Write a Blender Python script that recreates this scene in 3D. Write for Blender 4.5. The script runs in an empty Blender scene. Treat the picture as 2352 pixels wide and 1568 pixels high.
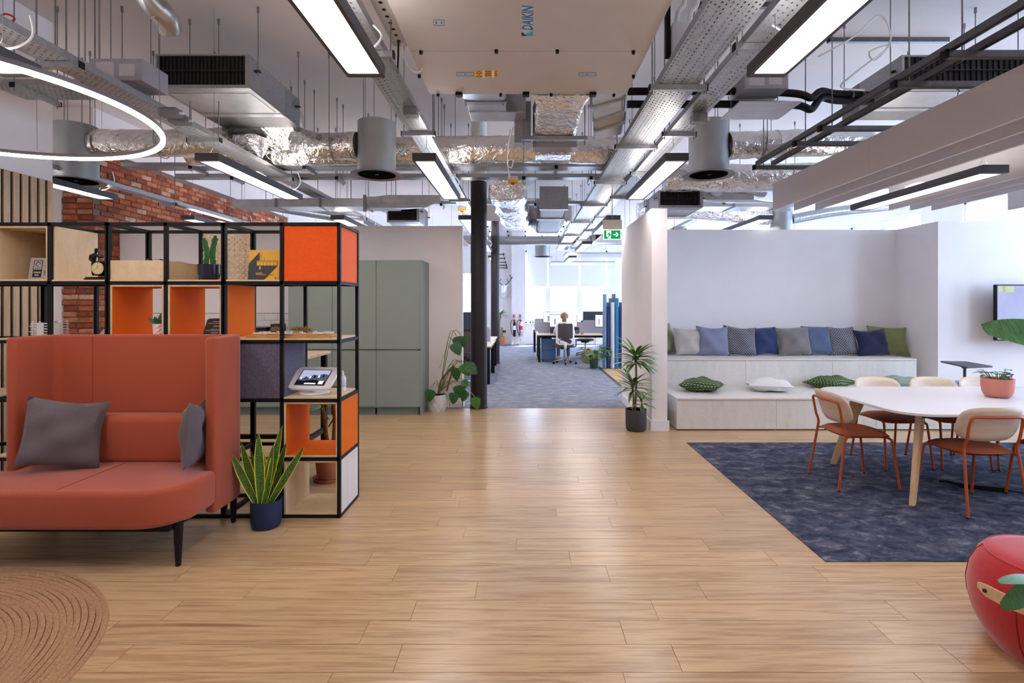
import bpy, bmesh, math, random
from mathutils import Vector, Matrix
sc = bpy.context.scene
COL = sc.collection
PI = math.pi
rnd = random.Random(7)

# ---------------------------------------------------------------- camera, world, sun, exposure
F, CX, CY, H = 1230.0, 1203.0, 697.0, 1.55          # focal length in pixels, principal point, eye height
cam_d = bpy.data.cameras.new('camera'); cam = bpy.data.objects.new('camera', cam_d); COL.objects.link(cam)
cam_d.sensor_width = 36.0; cam_d.lens = F / 2352 * 36.0
cam_d.shift_x = (1176 - CX) / 2352; cam_d.shift_y = -(784 - CY) / 2352
cam_d.clip_start = 0.05; cam_d.clip_end = 200
cam.location = (0, 0, H); cam.rotation_euler = (PI / 2, 0, 0)
sc.camera = cam
world = bpy.data.worlds.new('overcast_sky'); sc.world = world; world.use_nodes = True
bg = world.node_tree.nodes['Background']
bg.inputs[0].default_value = (0.52, 0.70, 1.0, 1); bg.inputs[1].default_value = 11.5
sun_d = bpy.data.lights.new('sun', 'SUN'); sun = bpy.data.objects.new('sun', sun_d); COL.objects.link(sun)
sun_d.energy = 14; sun_d.angle = 0.02; sun_d.color = (1, 0.96, 0.9)
sun.rotation_euler = (math.radians(-33), 0, math.radians(-28)); sun.location = (4, 30, 20)
LAMP = 14.0                                           # brightness of the ceiling light panels
sc.view_settings.view_transform = 'Standard'; sc.view_settings.look = 'None'
sc.view_settings.exposure = 0.8; sc.view_settings.gamma = 1.0; sc.view_settings.use_curve_mapping = False

def at(x, y, Y=None, z=None):
    """World point seen at photo pixel (x, y), at depth Y or at height z."""
    if Y is None: Y = (H - z) * F / (y - CY)
    return Vector(((x - CX) * Y / F, Y, H - (y - CY) * Y / F))

# ---------------------------------------------------------------- materials
def lin(h):
    h = h.lstrip('#'); c = [int(h[i:i + 2], 16) / 255 for i in (0, 2, 4)]
    return tuple(v / 12.92 if v <= .04045 else ((v + .055) / 1.055) ** 2.4 for v in c) + (1,)
MATS = {}
def new_mat(name):
    m = bpy.data.materials.new(name); m.use_nodes = True; MATS[name] = m
    nt = m.node_tree; return m, nt, nt.nodes['Principled BSDF']
def N(nt, t, **kw):
    n = nt.nodes.new(t)
    for k, v in kw.items():
        if k in n.inputs: n.inputs[k].default_value = v
        else: setattr(n, k, v)
    return n
def coords(nt, scale=(1, 1, 1), rand=False, kind='Object'):
    tc = N(nt, 'ShaderNodeTexCoord'); mp = N(nt, 'ShaderNodeMapping'); mp.inputs['Scale'].default_value = scale
    nt.links.new(tc.outputs[kind], mp.inputs['Vector'])
    if rand:
        oi = N(nt, 'ShaderNodeObjectInfo'); mu = N(nt, 'ShaderNodeMath', operation='MULTIPLY'); mu.inputs[1].default_value = 37.0
        nt.links.new(oi.outputs['Random'], mu.inputs[0]); nt.links.new(mu.outputs[0], mp.inputs['Location'])
    return mp.outputs[0]
def ramp(nt, fac, stops):
    r = N(nt, 'ShaderNodeValToRGB'); e = r.color_ramp.elements
    while len(e) < len(stops): e.new(0.5)
    for i, (p, c) in enumerate(stops): e[i].position = p; e[i].color = c
    nt.links.new(fac, r.inputs[0]); return r.outputs[0]
def bump(nt, b, height, strength, dist=0.01):
    n = N(nt, 'ShaderNodeBump', Strength=strength, Distance=dist)
    nt.links.new(height, n.inputs['Height']); nt.links.new(n.outputs[0], b.inputs['Normal'])
def mat(name, col, rough=.5, metal=0., var=.06, scale=8., bmp=0., bscale=60., rand=0., spec=None, stretch=(1, 1, 1), bdist=.01, sheen=0.):
    """Plain surface: base colour with slight procedural mottling, optional fine relief."""
    m, nt, b = new_mat(name); c = lin(col) if isinstance(col, str) else col
    b.inputs['Roughness'].default_value = rough; b.inputs['Metallic'].default_value = metal
    if spec is not None: b.inputs['Specular IOR Level'].default_value = spec
    if sheen: b.inputs['Sheen Weight'].default_value = sheen; b.inputs['Sheen Roughness'].default_value = .4
    v = coords(nt, stretch, True)
    no = N(nt, 'ShaderNodeTexNoise', Scale=scale, Detail=5.0); nt.links.new(v, no.inputs['Vector'])
    lo = tuple(x * (1 - var) for x in c[:3]) + (1,); hi = tuple(min(1, x * (1 + var)) for x in c[:3]) + (1,)
    out = ramp(nt, no.outputs['Fac'], [(.3, lo), (.7, hi)])
    if rand:
        oi = N(nt, 'ShaderNodeObjectInfo'); hs = N(nt, 'ShaderNodeHueSaturation')
        mr = N(nt, 'ShaderNodeMapRange'); mr.inputs[3].default_value = 1 - rand; mr.inputs[4].default_value = 1 + rand
        nt.links.new(oi.outputs['Random'], mr.inputs[0]); nt.links.new(mr.outputs[0], hs.inputs['Value'])
        nt.links.new(out, hs.inputs['Color']); out = hs.outputs[0]
    nt.links.new(out, b.inputs['Base Color'])
    if bmp:
        n2 = N(nt, 'ShaderNodeTexNoise', Scale=bscale, Detail=3.0); nt.links.new(v, n2.inputs['Vector'])
        bump(nt, b, n2.outputs['Fac'], bmp, bdist)
    return m
def wood(name, cols, rough=.5, stretch=(1.2, 9, 9), rand=.0, scale=3., fine=.25):
    """Grain running along local x (stretch gives the axis)."""
    m, nt, b = new_mat(name); v = coords(nt, stretch, True)
    no = N(nt, 'ShaderNodeTexNoise', Scale=scale, Detail=6.0, Roughness=.6, Distortion=.12); nt.links.new(v, no.inputs['Vector'])
    mp2 = N(nt, 'ShaderNodeMapping'); mp2.inputs['Scale'].default_value = (1.0, 6, 6); nt.links.new(v, mp2.inputs['Vector'])
    n2 = N(nt, 'ShaderNodeTexNoise', Scale=scale * 2.2, Detail=4.0); nt.links.new(mp2.outputs[0], n2.inputs['Vector'])
    k = len(cols) - 1
    c1 = ramp(nt, no.outputs['Fac'], [(.28 + .44 * i / k, lin(c)) for i, c in enumerate(cols)])
    mx = N(nt, 'ShaderNodeMix', data_type='RGBA', blend_type='MULTIPLY'); mx.inputs[0].default_value = 1.0
    g = ramp(nt, n2.outputs['Fac'], [(.35, (1 - fine,) * 3 + (1,)), (.65, (1, 1, 1, 1))])
    nt.links.new(c1, mx.inputs[6]); nt.links.new(g, mx.inputs[7]); out = mx.outputs[2]
    if rand:
        oi = N(nt, 'ShaderNodeObjectInfo'); hs = N(nt, 'ShaderNodeHueSaturation')
        mr = N(nt, 'ShaderNodeMapRange'); mr.inputs[3].default_value = 1 - rand; mr.inputs[4].default_value = 1 + rand
        nt.links.new(oi.outputs['Random'], mr.inputs[0]); nt.links.new(mr.outputs[0], hs.inputs['Value'])
        nt.links.new(out, hs.inputs['Color']); out = hs.outputs[0]
    nt.links.new(out, b.inputs['Base Color']); b.inputs['Roughness'].default_value = rough
    bump(nt, b, n2.outputs['Fac'], .08, .003)
    return m
def emit(name, col, strength):
    m, nt, b = new_mat(name); nt.nodes.remove(b)
    e = N(nt, 'ShaderNodeEmission', Strength=strength); e.inputs[0].default_value = lin(col)
    nt.links.new(e.outputs[0], nt.nodes['Material Output'].inputs[0]); return m
def foil(name, col='#d9d4cc', bs=9., st=.55):
    m, nt, b = new_mat(name); b.inputs['Metallic'].default_value = 1; b.inputs['Roughness'].default_value = .2
    v = coords(nt, (1, 1, 1)); b.inputs['Base Color'].default_value = lin(col)
    n1 = N(nt, 'ShaderNodeTexNoise', Scale=bs, Detail=3.0, Distortion=2.5, Roughness=.5); nt.links.new(v, n1.inputs['Vector'])
    vo = N(nt, 'ShaderNodeTexVoronoi', Scale=bs * .7, feature='DISTANCE_TO_EDGE'); nt.links.new(v, vo.inputs['Vector'])
    mm = N(nt, 'ShaderNodeMath', operation='MULTIPLY_ADD'); nt.links.new(vo.outputs['Distance'], mm.inputs[0]); mm.inputs[1].default_value = .35; nt.links.new(n1.outputs['Fac'], mm.inputs[2])
    bump(nt, b, mm.outputs[0], st, .05); return m
def perforated(name, col, pitch=(.045, .03), slot=(.21, .15)):
    """Galvanised sheet with staggered slots punched through along local y."""
    m, nt, b = new_mat(name); b.inputs['Metallic'].default_value = .75; b.inputs['Roughness'].default_value = .38
    tc = N(nt, 'ShaderNodeTexCoord'); sp = N(nt, 'ShaderNodeSeparateXYZ'); nt.links.new(tc.outputs['Object'], sp.inputs[0])
    def M(op, a, bb=None):
        n = N(nt, 'ShaderNodeMath', operation=op)
        for i, q in enumerate((a, bb)):
            if q is None: continue
            if isinstance(q, (int, float)): n.inputs[i].default_value = q
            else: nt.links.new(q, n.inputs[i])
        return n.outputs[0]
    u = M('DIVIDE', sp.outputs[1], pitch[0]); w = M('DIVIDE', sp.outputs[0], pitch[1])
    row = M('FLOOR', w); uu = M('FRACT', M('ADD', u, M('MULTIPLY', row, .5)))
    a = M('LESS_THAN', M('ABSOLUTE', M('SUBTRACT', uu, .5)), slot[0])
    c = M('LESS_THAN', M('ABSOLUTE', M('SUBTRACT', M('FRACT', w), .5)), slot[1])
    hole = M('MULTIPLY', a, c)
    no = N(nt, 'ShaderNodeTexNoise', Scale=14.0, Detail=3.0); nt.links.new(tc.outputs['Object'], no.inputs['Vector'])
    q = lin(col); nt.links.new(ramp(nt, no.outputs['Fac'], [(.3, tuple(x * .8 for x in q[:3]) + (1,)), (.7, q)]), b.inputs['Base Color'])
    nt.links.new(M('SUBTRACT', 1.0, hole), b.inputs['Alpha']); return m
def carpet(name, cols, scale=5., stretch=(1, 2.2, 1)):
    m, nt, b = new_mat(name); v = coords(nt, stretch); b.inputs['Roughness'].default_value = .95; b.inputs['Specular IOR Level'].default_value = .1
    n1 = N(nt, 'ShaderNodeTexNoise', Scale=scale, Detail=8.0, Roughness=.75, Distortion=.6); nt.links.new(v, n1.inputs['Vector'])
    n2 = N(nt, 'ShaderNodeTexNoise', Scale=160.0, Detail=2.0); nt.links.new(v, n2.inputs['Vector'])
    k = len(cols) - 1
    c1 = ramp(nt, n1.outputs['Fac'], [(.36 + .3 * i / k, lin(c)) for i, c in enumerate(cols)])
    mx = N(nt, 'ShaderNodeMix', data_type='RGBA', blend_type='MULTIPLY'); mx.inputs[0].default_value = 1.
    nt.links.new(c1, mx.inputs[6]); nt.links.new(ramp(nt, n2.outputs['Fac'], [(.3, (.62,) * 3 + (1,)), (.7, (1.2,) * 3 + (1,))]), mx.inputs[7])
    nt.links.new(mx.outputs[2], b.inputs['Base Color']); bump(nt, b, n2.outputs['Fac'], .5, .004); return m
def woven(name, c0, c1, su=60., sv=60., mortar='#222222', ms=.02):
    """Basket-weave fabric from a brick texture in the cushion's own plane."""
    m, nt, b = new_mat(name); v = coords(nt, (1, 1, 1)); v.node.inputs['Rotation'].default_value = (-PI / 2, 0, 0); b.inputs['Roughness'].default_value = .9
    br = N(nt, 'ShaderNodeTexBrick', Scale=1.0); br.inputs['Color1'].default_value = lin(c0); br.inputs['Color2'].default_value = lin(c1)
    br.inputs['Mortar'].default_value = lin(mortar); br.inputs['Mortar Size'].default_value = ms
    br.inputs['Brick Width'].default_value = su; br.inputs['Row Height'].default_value = sv; br.inputs['Mortar Smooth'].default_value = .3
    nt.links.new(v, br.inputs['Vector']); nt.links.new(br.outputs['Color'], b.inputs['Base Color'])
    bump(nt, b, br.outputs['Fac'], .5, -.004); return m
def leaf_mat(name, dark, light, edge=None, scale=14.):
    """Leaf blade: uv.x runs across the blade, uv.y along it."""
    m, nt, b = new_mat(name); b.inputs['Roughness'].default_value = .42
    uv = N(nt, 'ShaderNodeTexCoord'); sp = N(nt, 'ShaderNodeSeparateXYZ'); nt.links.new(uv.outputs['UV'], sp.inputs[0])
    mp = N(nt, 'ShaderNodeMapping'); mp.inputs['Scale'].default_value = (1.2, scale, 1); nt.links.new(uv.outputs['UV'], mp.inputs['Vector'])
    no = N(nt, 'ShaderNodeTexNoise', Scale=2.0, Detail=4.0, Distortion=.8); nt.links.new(mp.outputs[0], no.inputs['Vector'])
    out = ramp(nt, no.outputs['Fac'], [(.38, lin(dark)), (.62, lin(light))])
    if edge:
        ab = N(nt, 'ShaderNodeMath', operation='SUBTRACT'); nt.links.new(sp.outputs[0], ab.inputs[0]); ab.inputs[1].default_value = .5
        a2 = N(nt, 'ShaderNodeMath', operation='ABSOLUTE'); nt.links.new(ab.outputs[0], a2.inputs[0])
        gt = N(nt, 'ShaderNodeMath', operation='GREATER_THAN'); nt.links.new(a2.outputs[0], gt.inputs[0]); gt.inputs[1].default_value = edge[1]
        mx = N(nt, 'ShaderNodeMix', data_type='RGBA'); nt.links.new(gt.outputs[0], mx.inputs[0]); nt.links.new(out, mx.inputs[6]); mx.inputs[7].default_value = lin(edge[0]); out = mx.outputs[2]
    nt.links.new(out, b.inputs['Base Color']); return m
def glass(name, tint=(1, 1, 1, 1), gl=.06):
    m, nt, b = new_mat(name); nt.nodes.remove(b); t = N(nt, 'ShaderNodeBsdfTransparent'); t.inputs[0].default_value = tint
    g = N(nt, 'ShaderNodeBsdfGlossy', Roughness=.03); mx = N(nt, 'ShaderNodeMixShader'); mx.inputs[0].default_value = gl
    nt.links.new(t.outputs[0], mx.inputs[1]); nt.links.new(g.outputs[0], mx.inputs[2]); nt.links.new(mx.outputs[0], nt.nodes['Material Output'].inputs[0]); return m

WHITE = mat('wall_paint', '#eae4e3', .85, var=.02, scale=3, bmp=.05, bscale=200)
CEIL = mat('ceiling_paint', '#d9d1ce', .9, var=.03, scale=1.2, bmp=.08, bscale=30)
TRIMW = mat('trim_paint', '#e6e4e6', .5, var=.02)
PLANK = wood('oak_plank', ['#93714d', '#b8956d', '#c9a981', '#aa8862', '#d4ba96'], .28, (.4, 7.5, 7.5), rand=.09, fine=.14)
PLANKGAP = mat('plank_joint', '#8f6c46', .7)
CARPET = carpet('office_carpet', ['#74778a', '#80838f', '#8d8f9a', '#a6a6ae'], 5.0, (1, 1.5, 1))
CARPETB = carpet('navy_carpet', ['#2a2f46', '#3f4458', '#595b6c', '#8b888b'], 6.5, (1, 1.4, 1))
JUTEF = carpet('sisal', ['#a88c66', '#bfa37a', '#cbb189'], 40., (1, 1, 1))
BLACK = mat('black_metal', '#0f0e11', .55, var=.1, bmp=.05, spec=.25)
DARK = mat('dark_plastic', '#232226', .55, var=.08)
GREYF = mat('lamp_housing', '#444347', .5, var=.05)
GALV = mat('galvanised_steel', '#a9abad', .36, .85, var=.12, scale=40)
GALVD = mat('dull_steel', '#8c8c8e', .45, .7, var=.12, scale=25)
PAINTGREY = mat('grey_drum_paint', '#9ea2a3', .38, .55, var=.05, scale=6)
SHEET = mat('sheet_metal', '#c3c5c9', .33, .8, var=.08, scale=9)
FOIL = foil('duct_foil', '#e4e2df', 6., .6); FOILC = foil('crinkled_foil', '#f0f1f5', 9., .8)
TRAY = perforated('perforated_tray', '#b9bcc0'); TRAYN = perforated('fine_perforated_tray', '#b9bcc0', (.05, .04), (.15, .17))
CREAMU = mat('unit_casing', '#c4bfba', .55, var=.02, bmp=.03, bscale=300)
CREAML = mat('unit_frame', '#cfcac4', .5, var=.02)
LAMPM = emit('lamp_diffuser', '#fff6f2', LAMP); LAMPU = emit('lamp_uplight', '#fff6f2', LAMP * .5)
RINGM = emit('ring_diffuser', '#fff3ee', 9.0)
ORFELT = mat('orange_felt', '#ff5f14', .95, var=.08, scale=60, bmp=.3, bscale=300, sheen=.3)
ORLAM = mat('orange_laminate', '#d86600', .7, spec=.2, var=.03)
GRFELT = mat('grey_felt', '#625f72', .95, var=.22, scale=50, bmp=.4, bscale=300)
PLY = wood('birch_ply', ['#d3b48a', '#dcc19a', '#e3caa6'], .5, (5, 5, 1.3), fine=.08, scale=2.)
PLYW = wood('pale_birch', ['#d3ccc2', '#dad4cc', '#dfdad3'], .5, (6, 6, 1.2), fine=.05, scale=2.)
PLYE = mat('ply_edge', '#c2a583', .6, var=.15, scale=60)
OAK = wood('oak_veneer', ['#b59672', '#c3a684', '#cdb394'], .55, (8, 8, .8), fine=.15, rand=.06)
CORAL = mat('coral_fabric', '#a64a2e', .9, var=.09, scale=180, bmp=.35, bscale=420, sheen=.35, bdist=.003)
CUSHG = mat('grey_cushion_fabric', '#5f5659', .9, var=.1, scale=200, bmp=.4, bscale=400, bdist=.003, sheen=.2)
GREENC = mat('sage_laminate', '#86908a', .5, var=.015)
GREENP = mat('sage_plinth', '#71807e', .5, var=.02)
BRICKC = ['#8f4a33', '#b0603f', '#bb6a42', '#a05538', '#c98560', '#d2a88f']
GLASS = glass('window_glass')
BLIND = mat('roller_blind', '#ece9e2', .8, var=.03, stretch=(30, 1, 1))
SOIL = mat('soil', '#3a2a1e', .95, var=.4, scale=40, bmp=.6, bscale=60)
TERRA = mat('terracotta', '#b5714f', .8, var=.08, scale=12)
COLM = mat('column_paint', '#2a292e', .5, spec=.3, var=.12, scale=10, bmp=.25, bscale=70)
WHITEP = mat('white_plastic', '#eceaea', .35, var=.02)
WTOP = mat('white_laminate', '#dcdadf', .32, var=.01)
REDF = mat('red_wool', '#b7282c', .95, var=.1, scale=120, bmp=.35, bscale=350, sheen=.5, bdist=.003)
RUSTM = mat('rust_metal', '#b04f22', .4, var=.05)
RUSTF = mat('rust_seat_fabric', '#8e4423', .85, var=.1, scale=200, bmp=.3, bscale=400, bdist=.003)
ASH = wood('ash_veneer', ['#dcc5a9', '#e3cfb6', '#e8d8c2'], .45, (1.2, 9, 9), fine=.08)
BEECH = wood('beech', ['#c9a275', '#d5b086', '#dcbb93'], .5, (9, 9, 1.), fine=.1)
JUTE = mat('jute_braid', '#a9825f', .95, var=.22, scale=90, bmp=.9, bscale=140, bdist=.006)
BLUEP = mat('blue_pot', '#15264c', .6, var=.06)
NAVYP = mat('navy_pot', '#1c1c33', .25, var=.1)
PINKP = mat('pink_pot', '#d78a78', .75, var=.04)
CHARP = mat('charcoal_pot', '#3e3d41', .7, var=.06)
GREENPOT = mat('green_pot', '#1f4a34', .6, var=.08)
LEAF = leaf_mat('leaf_green', '#2e6a2c', '#4d8a3a'); LEAFD = leaf_mat('leaf_dark', '#1c4a2a', '#33693a')
LEAFV = leaf_mat('leaf_variegated', '#3f7040', '#5b8a52', ('#b9c39a', .36)); SNAKE = leaf_mat('snake_leaf', '#1f4a1c', '#5f8a34', ('#d6cf4a', .40), 60)
LEAFBIG = leaf_mat('leaf_broad', '#2f6b34', '#5c9150', scale=30)
STEM = mat('stem_green', '#6d7a3a', .7, var=.15); BARK = mat('bark', '#7d6a45', .9, var=.3, scale=30, bmp=.5)
MOSS = mat('moss_pole', '#8c5426', 1., var=.35, scale=60, bmp=1., bscale=90)
BLUET = mat('print_blue', '#1d78b8', .6); CYANT = mat('print_cyan', '#3fb4d8', .6); YELT = mat('print_yellow', '#f2b400', .6); BLKT = mat('print_black', '#141414', .6); WHT = mat('print_white', '#f4f4f4', .6)
REDT = mat('print_red', '#c3202a', .6); GRNT = mat('sticker_green', '#11573d', .6)
SCREENB = mat('screen_black', '#141518', .2)

# ---------------------------------------------------------------- mesh building helpers
class MB:
    def __init__(s): s.v = []; s.f = []; s.uv = None
    def add(s, vs, fs):
        o = len(s.v); s.v += [tuple(p) for p in vs]; s.f += [tuple(i + o for i in f) for f in fs]; return s
    def box(s, c, d, rot=None):
        x, y, z = (q / 2 for q in d)
        vs = [Vector(p) for p in ((-x, -y, -z), (x, -y, -z), (x, y, -z), (-x, y, -z), (-x, -y, z), (x, -y, z), (x, y, z), (-x, y, z))]
        if rot is not None: vs = [rot @ p for p in vs]
        c = Vector(c)
        return s.add([p + c for p in vs], [(0, 3, 2, 1), (4, 5, 6, 7), (0, 1, 5, 4), (1, 2, 6, 5), (2, 3, 7, 6), (3, 0, 4, 7)])
    def b2(s, a, b):   # box from min corner to max corner
        return s.box([(p + q) / 2 for p, q in zip(a, b)], [abs(q - p) for p, q in zip(a, b)])
    def cyl(s, a, b, r, r2=None, n=12, caps=True):
        a = Vector(a); b = Vector(b); r2 = r if r2 is None else r2; d = (b - a).normalized()
        u = d.orthogonal().normalized(); w = d.cross(u)
        vs = []
        for p, q in ((a, r), (b, r2)):
            vs += [p + u * (q * math.cos(t * 2 * PI / n)) + w * (q * math.sin(t * 2 * PI / n)) for t in range(n)]
        fs = [(i, (i + 1) % n, n + (i + 1) % n, n + i) for i in range(n)]
        if caps: fs += [tuple(range(n))[::-1], tuple(range(n, 2 * n))]
        return s.add(vs, fs)
    def tube(s, pts, r, n=8, closed=False, caps=True):
        pts = [Vector(p) for p in pts]; k = len(pts); rs = r if isinstance(r, (list, tuple)) else [r] * k
        vs = []; prev = None
        for i, p in enumerate(pts):
            if closed: t = pts[(i + 1) % k] - pts[i - 1]
            else: t = pts[min(i + 1, k - 1)] - pts[max(i - 1, 0)]
            t.normalize()
            if prev is None: u = t.orthogonal().normalized()
            else:
                u = prev - t * prev.dot(t); u = u.normalized() if u.length > 1e-6 else t.orthogonal().normalized()
            prev = u; w = t.cross(u)
            vs += [p + u * (rs[i] * math.cos(j * 2 * PI / n)) + w * (rs[i] * math.sin(j * 2 * PI / n)) for j in range(n)]
        fs = []
        for i in range(k if closed else k - 1):
            a = i * n; b = ((i + 1) % k) * n
            fs += [(a + j, a + (j + 1) % n, b + (j + 1) % n, b + j) for j in range(n)]
        if caps and not closed: fs += [tuple(range(n))[::-1], tuple(range((k - 1) * n, k * n))]
        return s.add(vs, fs)
    def lathe(s, prof, c=(0, 0, 0), n=24, axis='z'):
        c = Vector(c); vs = []; k = len(prof)
        for r, z in prof:
            for j in range(n):
                t = j * 2 * PI / n; p = (r * math.cos(t), r * math.sin(t), z)
                if axis == 'y': p = (p[0], z, p[1])
                if axis == 'x': p = (z, p[0], p[1])
                vs.append(c + Vector(p))
        fs = [(i * n + j, i * n + (j + 1) % n, (i + 1) * n + (j + 1) % n, (i + 1) * n + j) for i in range(k - 1) for j in range(n)]
        if prof[0][0] > 1e-6: fs.append(tuple(range(n))[::-1])
        if prof[-1][0] > 1e-6: fs.append(tuple(range((k - 1) * n, k * n)))
        return s.add(vs, fs)
    def prism(s, poly, z0, z1):
        n = len(poly); vs = [(x, y, z0) for x, y in poly] + [(x, y, z1) for x, y in poly]
        return s.add(vs, [tuple(range(n))[::-1], tuple(range(n, 2 * n))] + [(i, (i + 1) % n, n + (i + 1) % n, n + i) for i in range(n)])
    def grid(s, pts, nu, nv):
        fs = [(i * nv + j, i * nv + j + 1, (i + 1) * nv + j + 1, (i + 1) * nv + j) for i in range(nu - 1) for j in range(nv - 1)]
        return s.add(pts, fs)
    def mesh(s, name, smooth=False, bevel=0., seg=2, uv=None):
        me = bpy.data.meshes.new(name); me.from_pydata(s.v, [], s.f)
        bm = bmesh.new(); bm.from_mesh(me); bmesh.ops.remove_doubles(bm, verts=bm.verts, dist=1e-5)
        bmesh.ops.recalc_face_normals(bm, faces=bm.faces)
        if bevel:
            es = [e for e in bm.edges if len(e.link_faces) == 2 and e.calc_face_angle(0) > .6]
            bmesh.ops.bevel(bm, geom=es, offset=bevel, segments=seg, affect='EDGES', profile=.5)
        for f in bm.faces: f.smooth = smooth
        if smooth:
            for e in bm.edges:
                if len(e.link_faces) == 2 and e.calc_face_angle(0) > .75: e.smooth = False
        bm.to_mesh(me); bm.free(); return me
    def build(s, name, m, parent=None, smooth=False, bevel=0., seg=2):
        return link(name, s.mesh(name, smooth, bevel, seg), m, parent)
def link(name, me, m=None, parent=None):
    o = bpy.data.objects.new(name, me); COL.objects.link(o)
    if m is not None and not me.materials: me.materials.append(m)
    if parent is not None: o.parent = parent
    return o
def tag(o, label, cat, group=None, kind=None):
    if label: o['label'] = label
    if cat: o['category'] = cat
    if group: o['group'] = group
    if kind: o['kind'] = kind
    return o
def thing(name, label, cat, loc=(0, 0, 0), rz=0., group=None):
    o = bpy.data.objects.new(name, None); COL.objects.link(o); o.empty_display_size = .05
    o.location = loc; o.rotation_euler = (0, 0, rz); return tag(o, label, cat, group)
def struct(name, mb, m, parent=None, **kw):
    o = mb.build(name, m, parent, **kw)
    if parent is None: o['kind'] = 'structure'
    return o
def copy_tree(root, loc, rz=None, label=None, group=None):
    r = root.copy(); COL.objects.link(r); r.location = loc
    if rz is not None: r.rotation_euler = (0, 0, rz)
    if label: r['label'] = label
    if group: r['group'] = group
    for ch in list(root.children):
        c = ch.copy(); COL.objects.link(c); c.parent = r
        for g in list(ch.children):
            d = g.copy(); COL.objects.link(d); d.parent = c
    return r
def B(name, a, b, m, parent=None, bevel=0., smooth=False, seg=2): return MB().b2(a, b).build(name, m, parent, smooth, bevel, seg)
def C(name, a, b, r, m, parent=None, r2=None, n=14): return MB().cyl(a, b, r, r2, n).build(name, m, parent, True)
def T(name, pts, r, m, parent=None, n=8, closed=False): return MB().tube(pts, r, n, closed).build(name, m, parent, True)
def arc(c, r, a0, a1, n, u=(1, 0, 0), w=(0, 0, 1)):
    c = Vector(c); u = Vector(u); w = Vector(w)
    return [c + u * (r * math.cos(a0 + (a1 - a0) * i / n)) + w * (r * math.sin(a0 + (a1 - a0) * i / n)) for i in range(n + 1)]
def spline(pts, n=6):
    pts = [Vector(p) for p in pts]; out = []
    for i in range(len(pts) - 1):
        p0 = pts[max(i - 1, 0)]; p1 = pts[i]; p2 = pts[i + 1]; p3 = pts[min(i + 2, len(pts) - 1)]
        for k in range(n):
            t = k / n
            out.append(.5 * ((2 * p1) + (p2 - p0) * t + (2 * p0 - 5 * p1 + 4 * p2 - p3) * t * t + (3 * p1 - p0 - 3 * p2 + p3) * t ** 3))
    return out + [pts[-1]]
def rrect(w, h, r, n=5, cx=0, cy=0):
    out = []
    for sx, sy, a in ((1, 1, 0), (-1, 1, PI / 2), (-1, -1, PI), (1, -1, 3 * PI / 2)):
        out += [(cx + sx * (w / 2 - r) + r * math.cos(a + PI / 2 * i / n), cy + sy * (h / 2 - r) + r * math.sin(a + PI / 2 * i / n)) for i in range(n + 1)]
    return out
def text(s, size, org, xd, yd, m, parent=None, name='lettering', shear=0., bold=0.):
    cu = bpy.data.curves.new(name, 'FONT'); cu.body = s; cu.size = size; cu.shear = shear; cu.offset = bold * size; cu.resolution_u = 2
    tmp = bpy.data.objects.new('tmp', cu); COL.objects.link(tmp)
    me = bpy.data.meshes.new_from_object(tmp); bpy.data.objects.remove(tmp)
    xd = Vector(xd).normalized(); yd = Vector(yd).normalized(); org = Vector(org)
    for v in me.vertices: v.co = org + xd * v.co.x + yd * v.co.y
    me.materials.clear(); return link(name, me, m, parent)
def flat(name, poly3, m, parent=None, th=.0008):
    """A thin printed patch: polygon of 3-D points with a little thickness along its normal."""
    p = [Vector(q) for q in poly3]; nn = (p[1] - p[0]).cross(p[-1] - p[0]).normalized() * th; n = len(p)
    return MB().add(p + [q + nn for q in p], [tuple(range(n)), tuple(range(n, 2 * n))] + [(i, (i + 1) % n, n + (i + 1) % n, n + i) for i in range(n)]).build(name, m, parent)
def blade(length, width, droop, n=7, fold=.15, tip=.12, b0=.35, curl=0.):
    """Leaf blade grown along local +y from the origin, drooping in -z; returns (points, nu, nv) with 3 points across."""
    pts = []; y = z = 0.; a = 0.
    st = length / (n - 1)
    for i in range(n):
        t = i / (n - 1); w = width / 2 * (b0 + (1 - b0) * math.sin(min(1, t / .45) * PI / 2)) if t < .45 else width / 2 * (math.cos((t - .45) / .55 * PI / 2) ** .8 * (1 - tip * 0) + .02)
        pts += [(-w, y, z + fold * w), (curl * t * t * length, y, z), (w, y, z + fold * w)]
        a = droop * (t + 1 / (n - 1)) ; y += st * math.cos(a); z -= st * math.sin(a)
    return pts, n, 3
def leaf(name, base, direction, length, width, droop, m, parent, roll=0., **kw):
    pts, nu, nv = blade(length, width, droop, **kw)
    d = Vector(direction).normalized(); up = Vector((0, 0, 1)); side = d.cross(up)
    side = side.normalized() if side.length > 1e-3 else Vector((1, 0, 0)); nrm = side.cross(d)
    R = Matrix((side, d, nrm)).transposed() @ Matrix.Rotation(roll, 3, 'Y')
    mb = MB().grid([R @ Vector(p) + Vector(base) for p in pts], nu, nv)
    me = bpy.data.meshes.new(name); me.from_pydata(mb.v, [], mb.f); uvl = me.uv_layers.new(name='UVMap')
    for lp in me.loops:
        i = lp.vertex_index; uvl.data[lp.index].uv = ((i % 3) / 2, (i // 3) / (nu - 1))
    for p in me.polygons: p.use_smooth = True
    return link(name, me, m, parent)
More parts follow.
